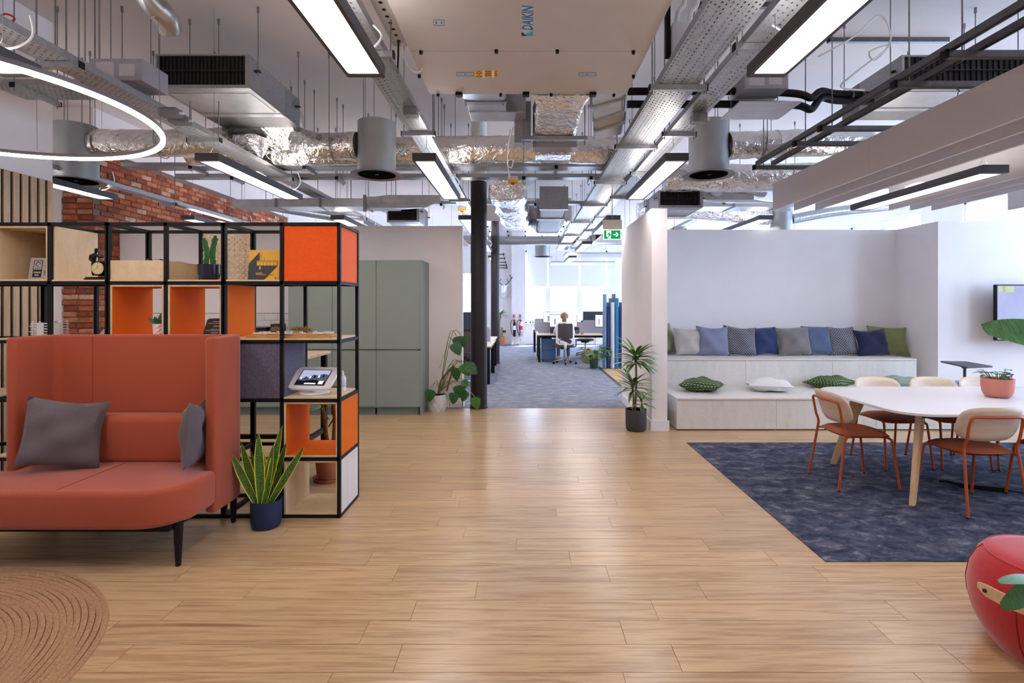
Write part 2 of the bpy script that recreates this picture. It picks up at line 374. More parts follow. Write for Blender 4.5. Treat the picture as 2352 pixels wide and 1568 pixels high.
def cushion_mesh(name, w, h, t, seed=0, n=15, wr=.012):
    """Scatter cushion in local x-z plane, thickness along y, pinched pointed corners and slight creases."""
    r = random.Random(seed); mb = MB(); ph = [r.uniform(0, 6) for _ in range(6)]
    for sgn in (-1, 1):
        pts = []
        for i in range(n):
            for j in range(n):
                u = -1 + 2 * i / (n - 1); v = -1 + 2 * j / (n - 1)
                e = max(0., (1 - u * u) * (1 - v * v))
                x = u * w / 2 * (1 - .09 * (1 - v * v) + .0 * u); z = v * h / 2 * (1 - .09 * (1 - u * u))
                k = wr * (math.sin(5 * u + 3 * v + ph[0]) + math.sin(-4 * u + 6 * v + ph[1]) + .6 * math.sin(9 * u * v + ph[2])) * e ** .5
                pts.append((x + .02 * w * math.sin(2 * v + ph[3]), sgn * (t / 2 * e ** .42 + k), z + .02 * h * math.sin(2.2 * u + ph[4])))
        mb.grid(pts, n, n)
    return mb.mesh(name, True)
def cushion(name, label, m, loc, w, h, t, rot, seed, group=None):
    o = link(name, cushion_mesh(name, w, h, t, seed), m); o.location = loc; o.rotation_euler = rot
    return tag(o, label, 'cushion', group)
def leaf2(base, d, nrm, length, width, m, parent, droop=.5, prof=None, n=9, fold=.12):
    d = Vector(d).normalized(); nrm = Vector(nrm); side = d.cross(nrm).normalized(); nrm = side.cross(d).normalized(); base = Vector(base)
    prof = prof or (lambda t: math.sin(PI * min(1, t * .92 + .08)) ** .8)
    vs = []; p = base.copy(); st = length / (n - 1)
    for i in range(n):
        t = i / (n - 1); w = width / 2 * max(.01, prof(t)); vs += [p - side * w + nrm * (fold * w), p.copy(), p + side * w + nrm * (fold * w)]
        a = droop * t; p = p + (d * math.cos(a) - nrm * math.sin(a)) * st
    mb = MB().grid(vs, n, 3); me = bpy.data.meshes.new('leaf'); me.from_pydata(mb.v, [], mb.f); uvl = me.uv_layers.new(name='UVMap')
    for lp in me.loops: i = lp.vertex_index; uvl.data[lp.index].uv = ((i % 3) / 2, (i // 3) / (n - 1))
    for q in me.polygons: q.use_smooth = True
    return link('leaf', me, m, parent)
def heart(t): return (.55 + 3.2 * t) if t < .14 else math.cos((t - .14) / .86 * PI / 2) ** .75
# ================================================================ the setting
CZ = 4.3                                   # ceiling height
WZ = 2.71                                  # height of the free-standing partition walls
# ---- wood floor: slab and single planks
floor = B('floor', (-7.1, -3, -.12), (9.6, 7.94, -.004), PLANKGAP); floor['kind'] = 'structure'
PW, PL = .1835, 1.22
pm = MB().box((0, 0, 0), (PL - .0025, PW - .0025, .004)).mesh('plank'); pm.materials.append(PLANK)
rest = MB(); count = 0
r0 = random.Random(3)
row = 0; y = 7.94 - PW / 2
while y > -2.9:
    x = -7.0 - r0.random() * PL
    while x < 9.5:
        cx_ = x + PL / 2
        inside = cx_ - PL / 2 > 1.85 and 3.3 < y - PW / 2 and y + PW / 2 < 5.9
        if not inside and cx_ + PL / 2 < 9.5 and cx_ - PL / 2 > -7.05:
            px0 = CX + (cx_ - PL / 2) * F / max(y, .1); px1 = CX + (cx_ + PL / 2) * F / max(y, .1); py = CY + H * F / max(y, .1)
            if y > 1.75 and px1 > 0 and px0 < 2352 and py < 1760 and count < 300:
                o = link('plank', pm, None, floor); o.location = (cx_, y, -.002); count += 1
            else:
                rest.box((cx_, y, -.002), (PL - .0025, PW - .0025, .004))
        x += PL
    y -= PW; row += 1
o = rest.build('plank_field', PLANK, floor); o['kind'] = 'stuff'
o = B('floor_office_carpet', (-6.1, 7.94, -.12), (9.6, 20.6, .002), CARPET); o['kind'] = 'structure'
o = B('floor_navy_carpet', (1.812, 3.215, -.004), (7.6, 5.96, .005), CARPETB); o['kind'] = 'structure'
B('ceiling', (-7.1, -3, CZ), (9.6, 20.6, CZ + .2), CEIL)['kind'] = 'structure'

# ---- walls
wl = struct('wall_left', MB().b2((-4.78, -3, 0), (-4.62, 5.25, CZ)), WHITE)
B('backing_board', (-4.62, 3.4, .0), (-4.612, 5.24, 2.74), BLACK, wl)
sm_ = MB().box((0, 0, 0), (.013, .06, 2.74)).mesh('slat'); sm_.materials.append(OAK)
for i in range(21):
    o = link('slat', sm_, None, wl); o.location = (-4.6055, 5.205 - i * .0875, 1.37)
struct('wall_left_recess', MB().b2((-7.1, 5.25, 0), (-6.95, 7.52, CZ)).b2((-7.1, 5.1, 0), (-4.7, 5.25, CZ)).b2((-7.0, 7.5, 0), (-6.48, 7.7, CZ)), WHITE)
struct('wall_left_office', MB().b2((-6.2, 13.7, 0), (-6.04, 20.6, CZ)), WHITE)
# brick pier and brick side wall: core in mortar colour, single bricks proud of it
MORT = mat('mortar', '#7d6c62', .95, var=.15, scale=40, bmp=.6, bscale=90)
def brick_mat(name, obj_random):
    m, nt, b = new_mat(name); b.inputs['Roughness'].default_value = .9
    if obj_random: src = N(nt, 'ShaderNodeObjectInfo').outputs['Random']
    else:
        g = N(nt, 'ShaderNodeNewGeometry'); src = g.outputs['Random Per Island']
    rp = N(nt, 'ShaderNodeValToRGB'); rp.color_ramp.interpolation = 'CONSTANT'; e = rp.color_ramp.elements
    cs = BRICKC[:5] + [BRICKC[1], BRICKC[2], BRICKC[5], BRICKC[0]]
    while len(e) < len(cs): e.new(.5)
    for i, c in enumerate(cs): e[i].position = i / len(cs); e[i].color = lin(c)
    nt.links.new(src, rp.inputs[0])
    no = N(nt, 'ShaderNodeTexNoise', Scale=14.0, Detail=6.0); nt.links.new(coords(nt, (1, 1, 1), obj_random), no.inputs['Vector'])
    mx = N(nt, 'ShaderNodeMix', data_type='RGBA', blend_type='MULTIPLY'); mx.inputs[0].default_value = 1
    nt.links.new(rp.outputs[0], mx.inputs[6]); nt.links.new(ramp(nt, no.outputs['Fac'], [(.3, (.6, .55, .52, 1)), (.7, (1.15, 1.1, 1.08, 1))]), mx.inputs[7])
    nt.links.new(mx.outputs[2], b.inputs['Base Color']); bump(nt, b, no.outputs['Fac'], .6, .02); return m
BRK, BRKF = brick_mat('brick_clay', True), brick_mat('brick_clay_field', False)
wb = struct('wall_brick', MB().b2((-6.47, 7.53, 0), (-6.052, 13.7, CZ)), MORT)
bl, bh, bw_ = .232, .068, .03
def brick_mesh(l):
    mb = MB().box((0, 0, 0), (bw_, l, bh)); return mb.mesh('brick', True, .008, 1)
bm_side = brick_mesh(bl - .012); bm_side.materials.append(BRK)
bm_half = brick_mesh(.17); bm_half.materials.append(BRK)
rb = random.Random(11); far = MB(); cnt = 0; cand = []
nz = int(3.75 / .08)
struct('wall_brick_upper', MB().b2((-6.5, 7.505, 3.75), (-6.03, 13.7, CZ)), WHITE)
for k in range(nz):
    z = .04 + k * .08; yy = 7.53 + (.116 if k % 2 else 0.)
    while yy + bl < 13.75:
        c = Vector((-6.048 + rb.uniform(-.004, .004), yy + bl / 2, z))
        px = CX + c.x * F / c.y; py = CY - (z - H) * F / c.y
        hid = (c.y > 8.0 and z < WZ - .05) or py < 395 or py > 800
        if not hid: cand.append((c.y, c, 0))
        elif c.y < 8.3 or z > WZ - .1: far.box(c, (bw_, bl - .012, bh))
        yy += bl
    for i, xx in enumerate((-6.385, -6.17) if k % 2 else (-6.36, -6.14)):
        c = Vector((xx, 7.524 + rb.uniform(-.004, .004), z)); py = CY - (z - H) * F / c.y
        if 395 < py < 800: cand.append((c.y, c, 1))
        else: far.box(c, (.2, bw_, bh))
cand.sort(key=lambda q: q[0])
for i, (_, c, fr) in enumerate(cand):
    if i < 300:
        o = link('brick', bm_half if fr else bm_side, None, wb); o.location = c
        if fr: o.rotation_euler = (0, 0, PI / 2); o.scale = (1, 1.18, 1)
        else: o.rotation_euler = (rb.uniform(-.015, .015), 0, rb.uniform(-.02, .02))
    else: far.box(c, (bw_, bl - .012, bh))
o = far.build('brick_field', BRKF, wb); o['kind'] = 'stuff'

wk = struct('wall_kitchen', MB().b2((-6.04, 8.0, 0), (-.917, 8.13, WZ)), WHITE)
struct('baseboard_kitchen', MB().b2((-1.42, 7.985, 0), (-.905, 8.0, .1)).b2((-.917, 7.985, 0), (-.902, 8.145, .1)), TRIMW)
struct('wall_partition', MB().b2((1.56, 6.53, 0), (1.75, 8.4, WZ)), WHITE)
struct('baseboard_partition', MB().b2((1.544, 6.514, 0), (1.77, 6.53, .125)).b2((1.544, 6.53, 0), (1.56, 8.41, .125)), TRIMW)
struct('wall_bench', MB().b2((1.56, 8.4, 0), (5.99, 8.53, WZ)), WHITE)
struct('wall_bench_return', MB().b2((5.84, 7.67, 0), (5.99, 8.4, WZ)), WHITE)
struct('wall_screen', MB().b2((5.84, 7.55, 0), (9.5, 7.67, WZ)), WHITE)
struct('wall_front', MB().b2((-7.1, -3.15, 0), (9.6, -3, CZ)), WHITE)

def wall_with_windows(name, axis, pos, th, lo, hi, opens, sill, top, m):
    """Wall along x (axis 'x' at y=pos) or along y (axis 'y' at x=pos) with window openings."""
    mb = MB()
    def seg(a, b, z0, z1):
        if axis == 'x': mb.b2((a, pos, z0), (b, pos + th, z1))
        else: mb.b2((pos, a, z0), (pos + th, b, z1))
    seg(lo, hi, 0, sill); seg(lo, hi, top, CZ); p = lo
    for a, b in opens: seg(p, a, sill, top); p = b
    seg(p, hi, sill, top)
    return struct(name, mb, m)
WN = [0]
def window(axis, pos, a, b, sill, top, mull, blind=None, inward=-1, rail=True):
    WN[0] += 1; w = thing('window_%d' % WN[0], None, None); w['kind'] = 'structure'
    def bx(nm, u0, u1, d0, d1, z0, z1, m):
        return B(nm, (u0, pos + d0, z0), (u1, pos + d1, z1), m, w) if axis == 'x' else B(nm, (pos + d0, u0, z0), (pos + d1, u1, z1), m, w)
    f = .06
    for u in (a, b - f): bx('frame_post', u, u + f, .04, .12, sill, top, TRIMW)
    bx('frame_rail', a, b, .04, .12, sill, sill + f, TRIMW); bx('frame_rail', a, b, .04, .12, top - f, top, TRIMW)
    bx('window_sill', a - .05, b + .05, -.12 if inward < 0 else 0, .05, sill - .03, sill, TRIMW)
    us = [a + f] + [q for q in mull] + [b - f]
    for q in mull: bx('mullion', q - .1, q + .1, .02, .13, sill, top, TRIMW)
    for i in range(len(us) - 1):
        u0 = us[i] + (.1 if i else 0); u1 = us[i + 1] - (.1 if i < len(us) - 2 else 0)
        bx('pane', u0, u1, .078, .084, sill + f, top - f, GLASS)
        if blind: bx('roller_blind', u0 + .01 - (.08 if i else 0), u1 - .01 + (.08 if i < len(us) - 2 else 0), -.012, -.008, blind, top, BLIND)
    return w
SILL, TOPW = .8, 3.58
fo = [(-4.3, -1.72), (.06, 3.2), (4.4, 8.0)]
wall_with_windows('wall_back', 'x', 20.5, .16, -6.2, 9.6, fo, SILL, TOPW, WHITE)
window('x', 20.5, -4.3, -1.72, SILL, TOPW, [-3.0], 2.7)
window('x', 20.5, .06, 3.2, SILL, TOPW, [.93, 2.14], 2.2)
window('x', 20.5, 4.4, 8.0, SILL, TOPW, [5.6, 6.8], 2.2)
ro = [(1.4, 3.6), (4.9, 6.7), (8.6, 11.6), (12.8, 15.6), (16.8, 19.6)]
wall_with_windows('wall_right', 'y', 9.5, .16, -3.1, 20.6, ro, SILL, 3.75, WHITE)
for a, b in ro: window('y', 9.5, a, b, SILL, 3.75, [(a + b) / 2])
# pilaster beside the far window and white reveal
struct('wall_pilaster', MB().b2((-.46, 20.2, 0), (.06, 20.5, CZ)), WHITE)
struct('baseboard_back', MB().b2((-1.7, 20.485, 0), (-.46, 20.5, .12)).b2((-.47, 20.185, 0), (.07, 20.2, .12)), TRIMW)

# ---- cast columns
def column(x, y, r, label):
    c = thing('column', None, None, (x, y, 0)); c['kind'] = 'structure'
    MB().lathe([(r, 0), (r * .985, .6), (r * .97, 2.4), (r * .96, 3.36)], n=28).build('shaft', COLM, c, True)
    MB().lathe([(r * 1.06, 0), (r * 1.06, .03), (r, .05)], n=28).build('base_ring', COLM, c, True)
    MB().lathe([(r * .95, 3.36), (r * .95, CZ)], n=28).build('painted_top', WHITE, c, True)
column(-.67, 7.98, .125, ''); column(-.74, 13.85, .115, '')

# ================================================================ kitchen behind the shelving
y0 = 7.42
for i, w0 in enumerate((-3.265, -2.655, -2.045)):
    n = ['left', 'middle', 'right'][i]
    lab = ['tall sage green cupboard at the left end beside the tiled splashback', 'tall sage green cupboard in the middle of the three', 'tall sage green cupboard at the right end with exposed side panel'][i]
    t = thing('tall_cupboard', lab, 'cupboard', (0, 0, 0), group='tall sage green kitchen cupboards')
    w1 = w0 + .61
    B('carcass', (w0 + .002, y0 + .022, .1), (w1 - .002 - (.02 if i == 2 else 0), 7.99, 2.14), GREENC, t)
    B('door', (w0 + .002, y0, .92), (w1 - .003, y0 + .02, 2.153), GREENC, t, .002)
    B('door', (w0 + .002, y0, .12), (w1 - .003, y0 + .02, .895), GREENC, t, .002)
    B('plinth', (w0, y0 + .05, 0), (w1 - .03, y0 + .07, .1), GREENP, t)
    if i == 2: B('end_panel', (w1 - .002, y0 - .005, 0), (w1 + .02, 7.995, 2.153), GREENC, t, .002)
for i in range(4):
    a = -5.72 + i * .61
    t = thing('base_unit', 'low sage green base unit under the worktop, %s from the tall cupboards' % ['fourth', 'third', 'second', 'first'][i], 'cupboard', group='sage green base units')
    B('carcass', (a + .002, y0 + .022, .1), (a + .608, 7.99, .86), GREENC, t); B('door', (a + .002, y0, .12), (a + .607, y0 + .02, .855), GREENC, t, .002)
    B('plinth', (a, y0 + .05, 0), (a + .61, y0 + .07, .1), GREENP, t)
tag(B('worktop', (-5.74, y0 - .02, .862), (-3.27, 7.995, .9), WTOP, None, .004), 'white worktop running along the kitchen wall under the tiles', 'worktop')
TILE = mat('white_tile', '#e2dfdf', .25, var=.02, rand=.02)
tm = MB().box((0, 0, 0), (.196, .008, .096)).mesh('tile', True, .002, 1); tm.materials.append(TILE)
gb = B('tile_grout', (-5.74, 7.994, .9), (-3.27, 8.0, 1.41), mat('grout', '#8c8888', .9), wk)
for k in range(5):
    for i in range(13):
        x = -3.37 - i * .2 - (.1 if k % 2 else 0)
        if x < -5.65 or (k % 2 and i == 12): continue
        o = link('tile', tm, None, wk); o.location = (x, 7.991, .952 + k * .1)
t = thing('coffee_machine', 'black boxy coffee machine on the worktop below the tiles', 'coffee machine', (-3.72, 7.72, .9))
B('body', (-.24, -.18, 0), (.1, .18, .32), SCREENB, t, .01); B('front_panel', (-.2, -.186, .14), (.06, -.18, .28), DARK, t); B('bean_hopper', (.11, -.1, .0), (.24, .12, .36), DARK, t, .01); B('drip_tray', (-.2, -.26, 0), (.06, -.18, .03), DARK, t)
# ================================================================ ceiling services
def loft(rings, caps=True):
    mb = MB(); n = len(rings[0]); vs = [p for r in rings for p in r]; k = len(rings)
    fs = [(i * n + j, i * n + (j + 1) % n, (i + 1) * n + (j + 1) % n, (i + 1) * n + j) for i in range(k - 1) for j in range(n)]
    if caps: fs += [tuple(range(n))[::-1], tuple(range((k - 1) * n, k * n))]
    return mb.add(vs, fs)
def ring(c, u, v, w, h, p=.35, n=20, jit=0., r=None):
    c = Vector(c); u = Vector(u); v = Vector(v); out = []
    for i in range(n):
        t = 2 * PI * (i + .5) / n; a, b = math.cos(t), math.sin(t)
        q = c + u * (w / 2 * math.copysign(abs(a) ** p, a)) + v * (h / 2 * math.copysign(abs(b) ** p, b))
        if jit: q += Vector((r.uniform(-jit, jit), r.uniform(-jit, jit), r.uniform(-jit, jit)))
        out.append(q)
    return out
X_, Y_, Z_ = Vector((1, 0, 0)), Vector((0, 1, 0)), Vector((0, 0, 1))
rod_n = [0]
def rod(parent, x, y, z0, z1=CZ, r=.005, nut=True):
    MB().cyl((x, y, z0), (x, y, z1), r, n=6).build('hanger_rod', GALVD, parent, True)
    if nut: MB().cyl((x, y, z1 - .05), (x, y, z1), r * 2.4, n=8).build('ceiling_anchor', GALVD, parent, True)

def tray(label, x, y, length, w, z, rz, marks, m=TRAY, fl=.05, group='perforated cable trays', drop=True):
    t = thing('cable_tray', label, 'cable tray', (x, y, z), rz, group)
    MB().b2((-w / 2, 0, 0), (w / 2, length, .0015)).build('tray_base', m, t)
    for s in (-1, 1): MB().b2((s * w / 2 - .001, 0, 0), (s * w / 2 + .001, length, fl)).b2((s * w / 2 - (.012 if s > 0 else 0), 0, fl - .002), (s * w / 2 + (.012 if s < 0 else 0), length, fl)).build('side_flange', GALV, t)
    for q in range(int(w / .05)):
        x_ = -w / 2 + .03 + q * .045; MB().tube([(x_ + .006 * math.sin(k * 1.7 + q), length * k / 12, .012) for k in range(13)], .009, 5).build('cable', DARK if q % 3 else GREYF, t, True)
    for d in marks:
        o = MB().b2((-w / 2 - .06, d - .02, -.042), (w / 2 + .06, d + .02, -.002)).build('support_bracket', GALV, t)
        for s in (-1, 1):
            rod(t, s * (w / 2 + .04), d, -.07, CZ - z, .005)
            MB().b2((s * (w / 2 + .06) - .004, d - .022, -.044), (s * (w / 2 + .06) + .004, d + .022, .0)).build('end_cap', BLACK, o)
    return t
TZ = 3.15
tray('perforated cable tray running past the ring light on the left', -3.09, 1.2, 12.0, .2, TZ, 0, [.7, 2.35, 3.98, 5.6, 7.2, 8.8])
tray('perforated cable tray between the left light row and the big ceiling unit', -.98, 1.2, 12.2, .19, TZ, 0, [.6, 2.2, 3.78, 5.4, 7.0, 8.6, 10.4], TRAYN)
tray('widest perforated cable tray, right of the big ceiling unit', 1.13, 1.0, 15.0, .3, TZ, 0, [1.0, 2.92, 4.4, 6.0, 7.6, 9.4, 11.4, 13.2])
tray('perforated cable tray above the right light row, beside the wide tray', 1.45, 1.0, 14.6, .19, TZ, 0, [.8, 2.3, 4.0, 5.5, 7.0, 8.8, 10.6, 12.4], TRAYN)
tray('cable tray crossing the room just behind the round foil duct', 1.3, 6.75, 6.3, .22, TZ + .1, PI / 2, [.9, 2.4, 4.0, 5.4])
tray('cable tray crossing the room above the column top', 1.5, 7.29, 6.2, .16, TZ + .1, PI / 2, [.6, 1.5, 2.6, 4.0, 5.4], TRAYN)
tray('thin cable tray crossing far behind the orange shelf cube', 1.2, 9.2, 5.6, .14, TZ + .1, PI / 2, [1.0, 2.6, 4.2])
tray('wide cable tray at upper left beside the white side wall', -3.42, 4.75, 1.15, .34, 3.42, PI / 2, [.3, .9], drop=False)
tray('narrow cable tray sloping over the brick wall at left', -5.05, 5.4, 7.6, .12, 2.98, 0, [.6, 2.2, 4.0, 5.6], TRAYN)
tray('cable tray high behind the bench wall running to the right windows', 3.2, 7.6, 7.5, .14, 3.1, 0, [.6, 2.0, 3.4, 5.2], TRAYN)
# small grey junction boxes fixed to trays
def jbox(label, c, d, m, cat='junction box'):
    t = thing('junction_box', label, cat, c)
    MB().box((0, 0, d[2] / 2), d).build('box', m, t, False, .006); MB().box((0, 0, d[2] + .004), (d[0] * .94, d[1] * .94, .008)).build('lid', m, t)
    MB().cyl((d[0] / 2, 0, d[2] * .5), (d[0] / 2 + .03, 0, d[2] * .5), .012, n=8).build('cable_gland', WHITEP, t, True)
    return t
JB = mat('junction_grey', '#75757b', .5)
jbox('upper grey junction box clipped under the left cable tray', at(392, 268, z=TZ - .067), (.15, .1, .055), JB)
jbox('lower grey junction box clipped under the left cable tray', at(414, 285, z=TZ - .067), (.15, .1, .055), JB)
jbox('grey junction box under the tray right of the silver drum', at(944, 268, z=TZ - .07), (.11, .1, .065), GALVD)
jbox('grey sensor box under the tray by the right drum', at(1605, 283, z=TZ - .09), (.12, .1, .07), GALVD)

def light(label, x, ya, yb, z=2.85, w=.215, group='long black-edged ceiling light panels', wire_top=None):
    t = thing('ceiling_light', label, 'ceiling light', (x, ya, z), 0, group); L = yb - ya; hgt = .055
    MB().b2((-w / 2, 0, 0), (-w / 2 + .02, L, hgt)).b2((w / 2 - .02, 0, 0), (w / 2, L, hgt)).b2((-w / 2 + .02, 0, 0), (w / 2 - .02, .05, hgt)).b2((-w / 2 + .02, L - .05, 0), (w / 2 - .02, L, hgt)).b2((-w / 2, 0, hgt), (w / 2, L, hgt + .012)).build('housing', GREYF, t)
    MB().b2((-w / 2 + .02, .05, .012), (w / 2 - .02, L - .05, .016)).build('diffuser', LAMPM, t); MB().b2((-w / 2 + .03, .08, hgt + .012), (w / 2 - .03, L - .08, hgt + .016)).build('uplight_diffuser', LAMPU, t)
    top = (wire_top or TZ) - z
    for d in (.12, L - .12):
        T('suspension_wire', [(-.05, d, hgt + .012), (0, d, hgt + .11), (.05, d, hgt + .012)], .0022, GALVD, t, 5)
        T('suspension_wire', [(0, d, hgt + .11), (0, d, top)], .0022, GALVD, t, 5)
    T('power_cable', spline([(0, L - .2, hgt + .018), (.07, L - .12, hgt + .06), (.1, L - .05, hgt + .16), (.04, L, min(top, hgt + .3))], 5), .006, WHITEP, t, 6)
    MB().b2((-.05, L * .45, hgt + .017), (.05, L * .55, hgt + .05)).build('driver_box', WHITEP, t)
    return t
rows = [(-5.2, 'row beside the brick wall'), (-2.88, 'row left of the silver drum'), (-.905, 'row left of the big ceiling unit'), (1.39, 'row right of the big ceiling unit'), (3.75, 'row over the bench wall')]
for x, nm in rows:
    for k, (a, b) in enumerate([(-2.2, -.34), (1.22, 3.08), (4.86, 6.72), (8.28, 10.1), (11.7, 13.5), (15.2, 17.0)]):
        if k == 0 or (x == 3.75 and k in (2,)): continue
        if x == -5.2 and k < 2: continue
        wt = None
        if x == -5.2: a2, b2 = a, b
        ordn = ['behind the viewer', 'nearest', 'second', 'third', 'fourth', 'fifth'][k]
        if k in (0,) and x in (-5.2,): continue
        light('%s lit panel light of the %s' % (ordn, nm), x, a, b, 2.85, wire_top=3.15 if x in (-.905, 1.39) else CZ)
light('lit panel light hanging between the white acoustic fins', 3.9, 4.42, 6.22, 2.63, wire_top=3.0)

# ---- ring light
rc = Vector((-3.15, 2.87, 2.6)); rr_ = 1.01
t = thing('ring_light', 'large thin glowing ring light hanging over the coral sofa', 'ring light', rc)
def ring_strip(r0, r1, z0, z1, n=96):
    mb = MB(); vs = []
    for i in range(n):
        a = 2 * PI * i / n; c, s = math.cos(a), math.sin(a)
        vs += [(r0 * c, r0 * s, z0), (r1 * c, r1 * s, z0), (r1 * c, r1 * s, z1), (r0 * c, r0 * s, z1)]
    return mb.add(vs, [(4 * i + j, 4 * i + (j + 1) % 4, 4 * ((i + 1) % n) + (j + 1) % 4, 4 * ((i + 1) % n) + j) for i in range(n) for j in range(4)])
ring_strip(rr_ - .012, rr_ + .012, .006, .030).build('ring_housing', mat('ring_housing_grey', '#6d666a', .45), t, True)
ring_strip(rr_ - .013, rr_ + .013, -.012, .006).build('ring_diffuser', RINGM, t, True)
for a in (.42, 1.9, 3.4, 5.2): T('suspension_wire', [(rr_ * math.cos(a), rr_ * math.sin(a), .04), (rr_ * math.cos(a) * .97, rr_ * math.sin(a) * .97, CZ - 2.603)], .002, GALVD, t, 5)

# ---- air drums
FLG = mat('drum_flange_paint', '#858286', .6); VAN = mat('drum_vane_paint', '#6a686d', .6)
def drum(label, x, y, z, r, h, group='round air supply drums'):
    t = thing('air_drum', label, 'air diffuser', (x, y, z), 0, group)
    MB().lathe([(r, .012), (r, h), (r * .96, h + .004), (0, h + .005)], n=36).build('drum_body', PAINTGREY, t, True)
    MB().lathe([(r * .98, .012), (r * 1.33, 0), (r * 1.35, .004), (r * 1.33, .010), (r, .02)], n=36).build('flange', FLG, t, True)
    MB().lathe([(0, .05), (r * .95, .05), (r * .97, .005), (r * .985, .005), (r * .985, .06)], n=36).build('throat', BLACK, t, True)
    for i in range(12):
        a = 2 * PI * i / 12; R = Matrix.Rotation(a, 3, 'Z') @ Matrix.Rotation(.5, 3, 'X')
        MB().box(R @ Vector((r * .5, 0, 0)) + Vector((0, 0, .022)), (r * .85, .03, .002), R).build('vane', VAN, t)
    MB().lathe([(0, .005), (.02, .01), (.02, .045)], n=12).build('hub', VAN, t, True)
    for a in (.6, 2.7, 4.8): rod(t, r * .8 * math.cos(a), r * .8 * math.sin(a), h, CZ - z, .004)
    return t
DY = 5.05; KS = 1.188
def sc_(p): return (p[0] * KS, p[1] * KS, H + (p[2] - H) * KS)
drum('silver air drum left of centre beside the orange shelf cube', *sc_((-1.385, DY, 2.755)), .21, .59)
drum('silver air drum right of centre near the white fins', *sc_((1.742, DY, 2.755)), .21, .59)
drum('silver air drum at far left behind the ring light', *sc_((-4.2, 5.02, 2.69)), .21, .62)
drum('distant pale air drum in front of the far windows', .60, 17.2, 3.05, .24, .8)
drum('air drum half hidden above the bench wall at right', 4.28, 8.9, 2.7, .17, .5)

# ---- foil-wrapped round ducts with bands
def duct(label, pts, r, m=FOIL, bands=(), cat='duct', n=20, name='foil_duct', seg=8, jit=.006, hangers=()):
    t = thing(name, label, cat); P = spline(pts, seg) if len(pts) > 2 else [Vector(pts[0]).lerp(Vector(pts[1]), i / 14) for i in range(15)]
    r_ = random.Random(len(P)); mb = MB().tube(P, [r + r_.uniform(-jit, jit) for _ in P], n); mb.build('duct_skin', m, t, True)
    for f in bands:
        i = min(len(P) - 2, max(1, int(f * (len(P) - 1)))); d = (P[i + 1] - P[i - 1]).normalized()
        MB().cyl(P[i] - d * .012, P[i] + d * .012, r * 1.035, n=n).build('duct_band', m, t, True)
    for f in hangers:
        i = int(f * (len(P) - 1)); p = P[i]
        rod(t, p.x, p.y - r - .01, p.z - .02)
        MB().tube(arc((p.x, p.y, p.z), r + .012, PI, 2 * PI, 12, (0, 1, 0), (0, 0, 1)), .006, 6).build('duct_strap', GALVD, t, True)
    return t
duct('foil wrapped round duct feeding the far left drum', [sc_(q) for q in ((-4.03, 5.05, 3.06), (-3.4, 5.05, 3.06), (-2.75, 5.08, 3.09))], .15, bands=(.05, .3, .66), hangers=(.12, .55))
duct('foil wrapped round duct feeding the centre left drum', [sc_(q) for q in ((-2.18, 5.15, 3.12), (-1.95, 5.1, 3.05), (-1.56, 5.05, 3.04))], .148, bands=(.4,), hangers=(.72,))
duct('foil wrapped round duct feeding the right drum', [sc_(q) for q in ((1.92, 5.06, 3.04), (2.3, 5.08, 3.06), (2.7, 5.1, 3.08), (3.3, 5.15, 3.1))], .15, bands=(.06, .42), hangers=(.3,))
duct('longest foil wrapped duct crossing the room behind the drums', [(-4.0, 6.42, 3.36), (-2.4, 6.42, 3.37), (-.9, 6.42, 3.39), (.0, 6.42, 3.4), (1.3, 6.42, 3.38)], .16, bands=(.2, .45, .6, .8), seg=12, hangers=(.35, .75))
duct('foil wrapped duct running right behind the white fins', [(1.75, 6.62, 3.1), (2.7, 6.62, 3.1), (3.8, 6.62, 3.12), (5.1, 6.62, 3.14)], .17, bands=(.3, .6))
SPI = mat('spiral_duct', '#b3b6b8', .3, .9, var=.08, stretch=(40, 1, 1), scale=1., bmp=.4, bscale=1.2)
duct('thin spiral duct with a bend behind the orange shelf cube', [(-3.0, 9.9, 3.08), (-4.0, 8.9, 3.14), (-4.05, 8.65, 3.15), (-3.7, 8.55, 3.15), (-2.4, 8.55, 3.14), (-2.25, 8.52, 3.13), (-2.18, 8.4, 3.06)], .085, SPI, name='spiral_duct', jit=.0, bands=(.55, .75))
duct('thin blue-lit spiral duct above the right end of the bench wall', [(4.45, 8.9, 2.95), (5.2, 8.9, 3.08), (6.4, 8.95, 3.2)], .085, SPI, name='spiral_duct', jit=0, bands=(.3, .6))
duct('short open spiral duct bend below the sheet duct at right', [(2.42, 6.75, 2.96), (2.5, 6.8, 3.06), (2.7, 6.85, 3.05), (3.1, 6.9, 3.0)], .085, SPI, name='spiral_duct', jit=0)
duct('silver spiral duct bend hanging at the top left', [at(330, -30, Y=3.2), at(352, 8, Y=3.25), at(378, 36, Y=3.32), at(385, 62, Y=3.4)], .075, SPI, name='spiral_duct', jit=0, bands=(.5,))
duct('foil duct lying above the bench wall at right', [(1.9, 8.95, 3.09), (2.9, 8.95, 3.09), (4.1, 8.95, 3.0)], .14, FOILC, bands=(.4,))
duct('long foil duct far behind over the office', [(-2.2, 14.6, 3.28), (0, 14.6, 3.28), (3.2, 14.6, 3.28)], .13, SPI, name='spiral_duct', jit=0, bands=(.3, .6))

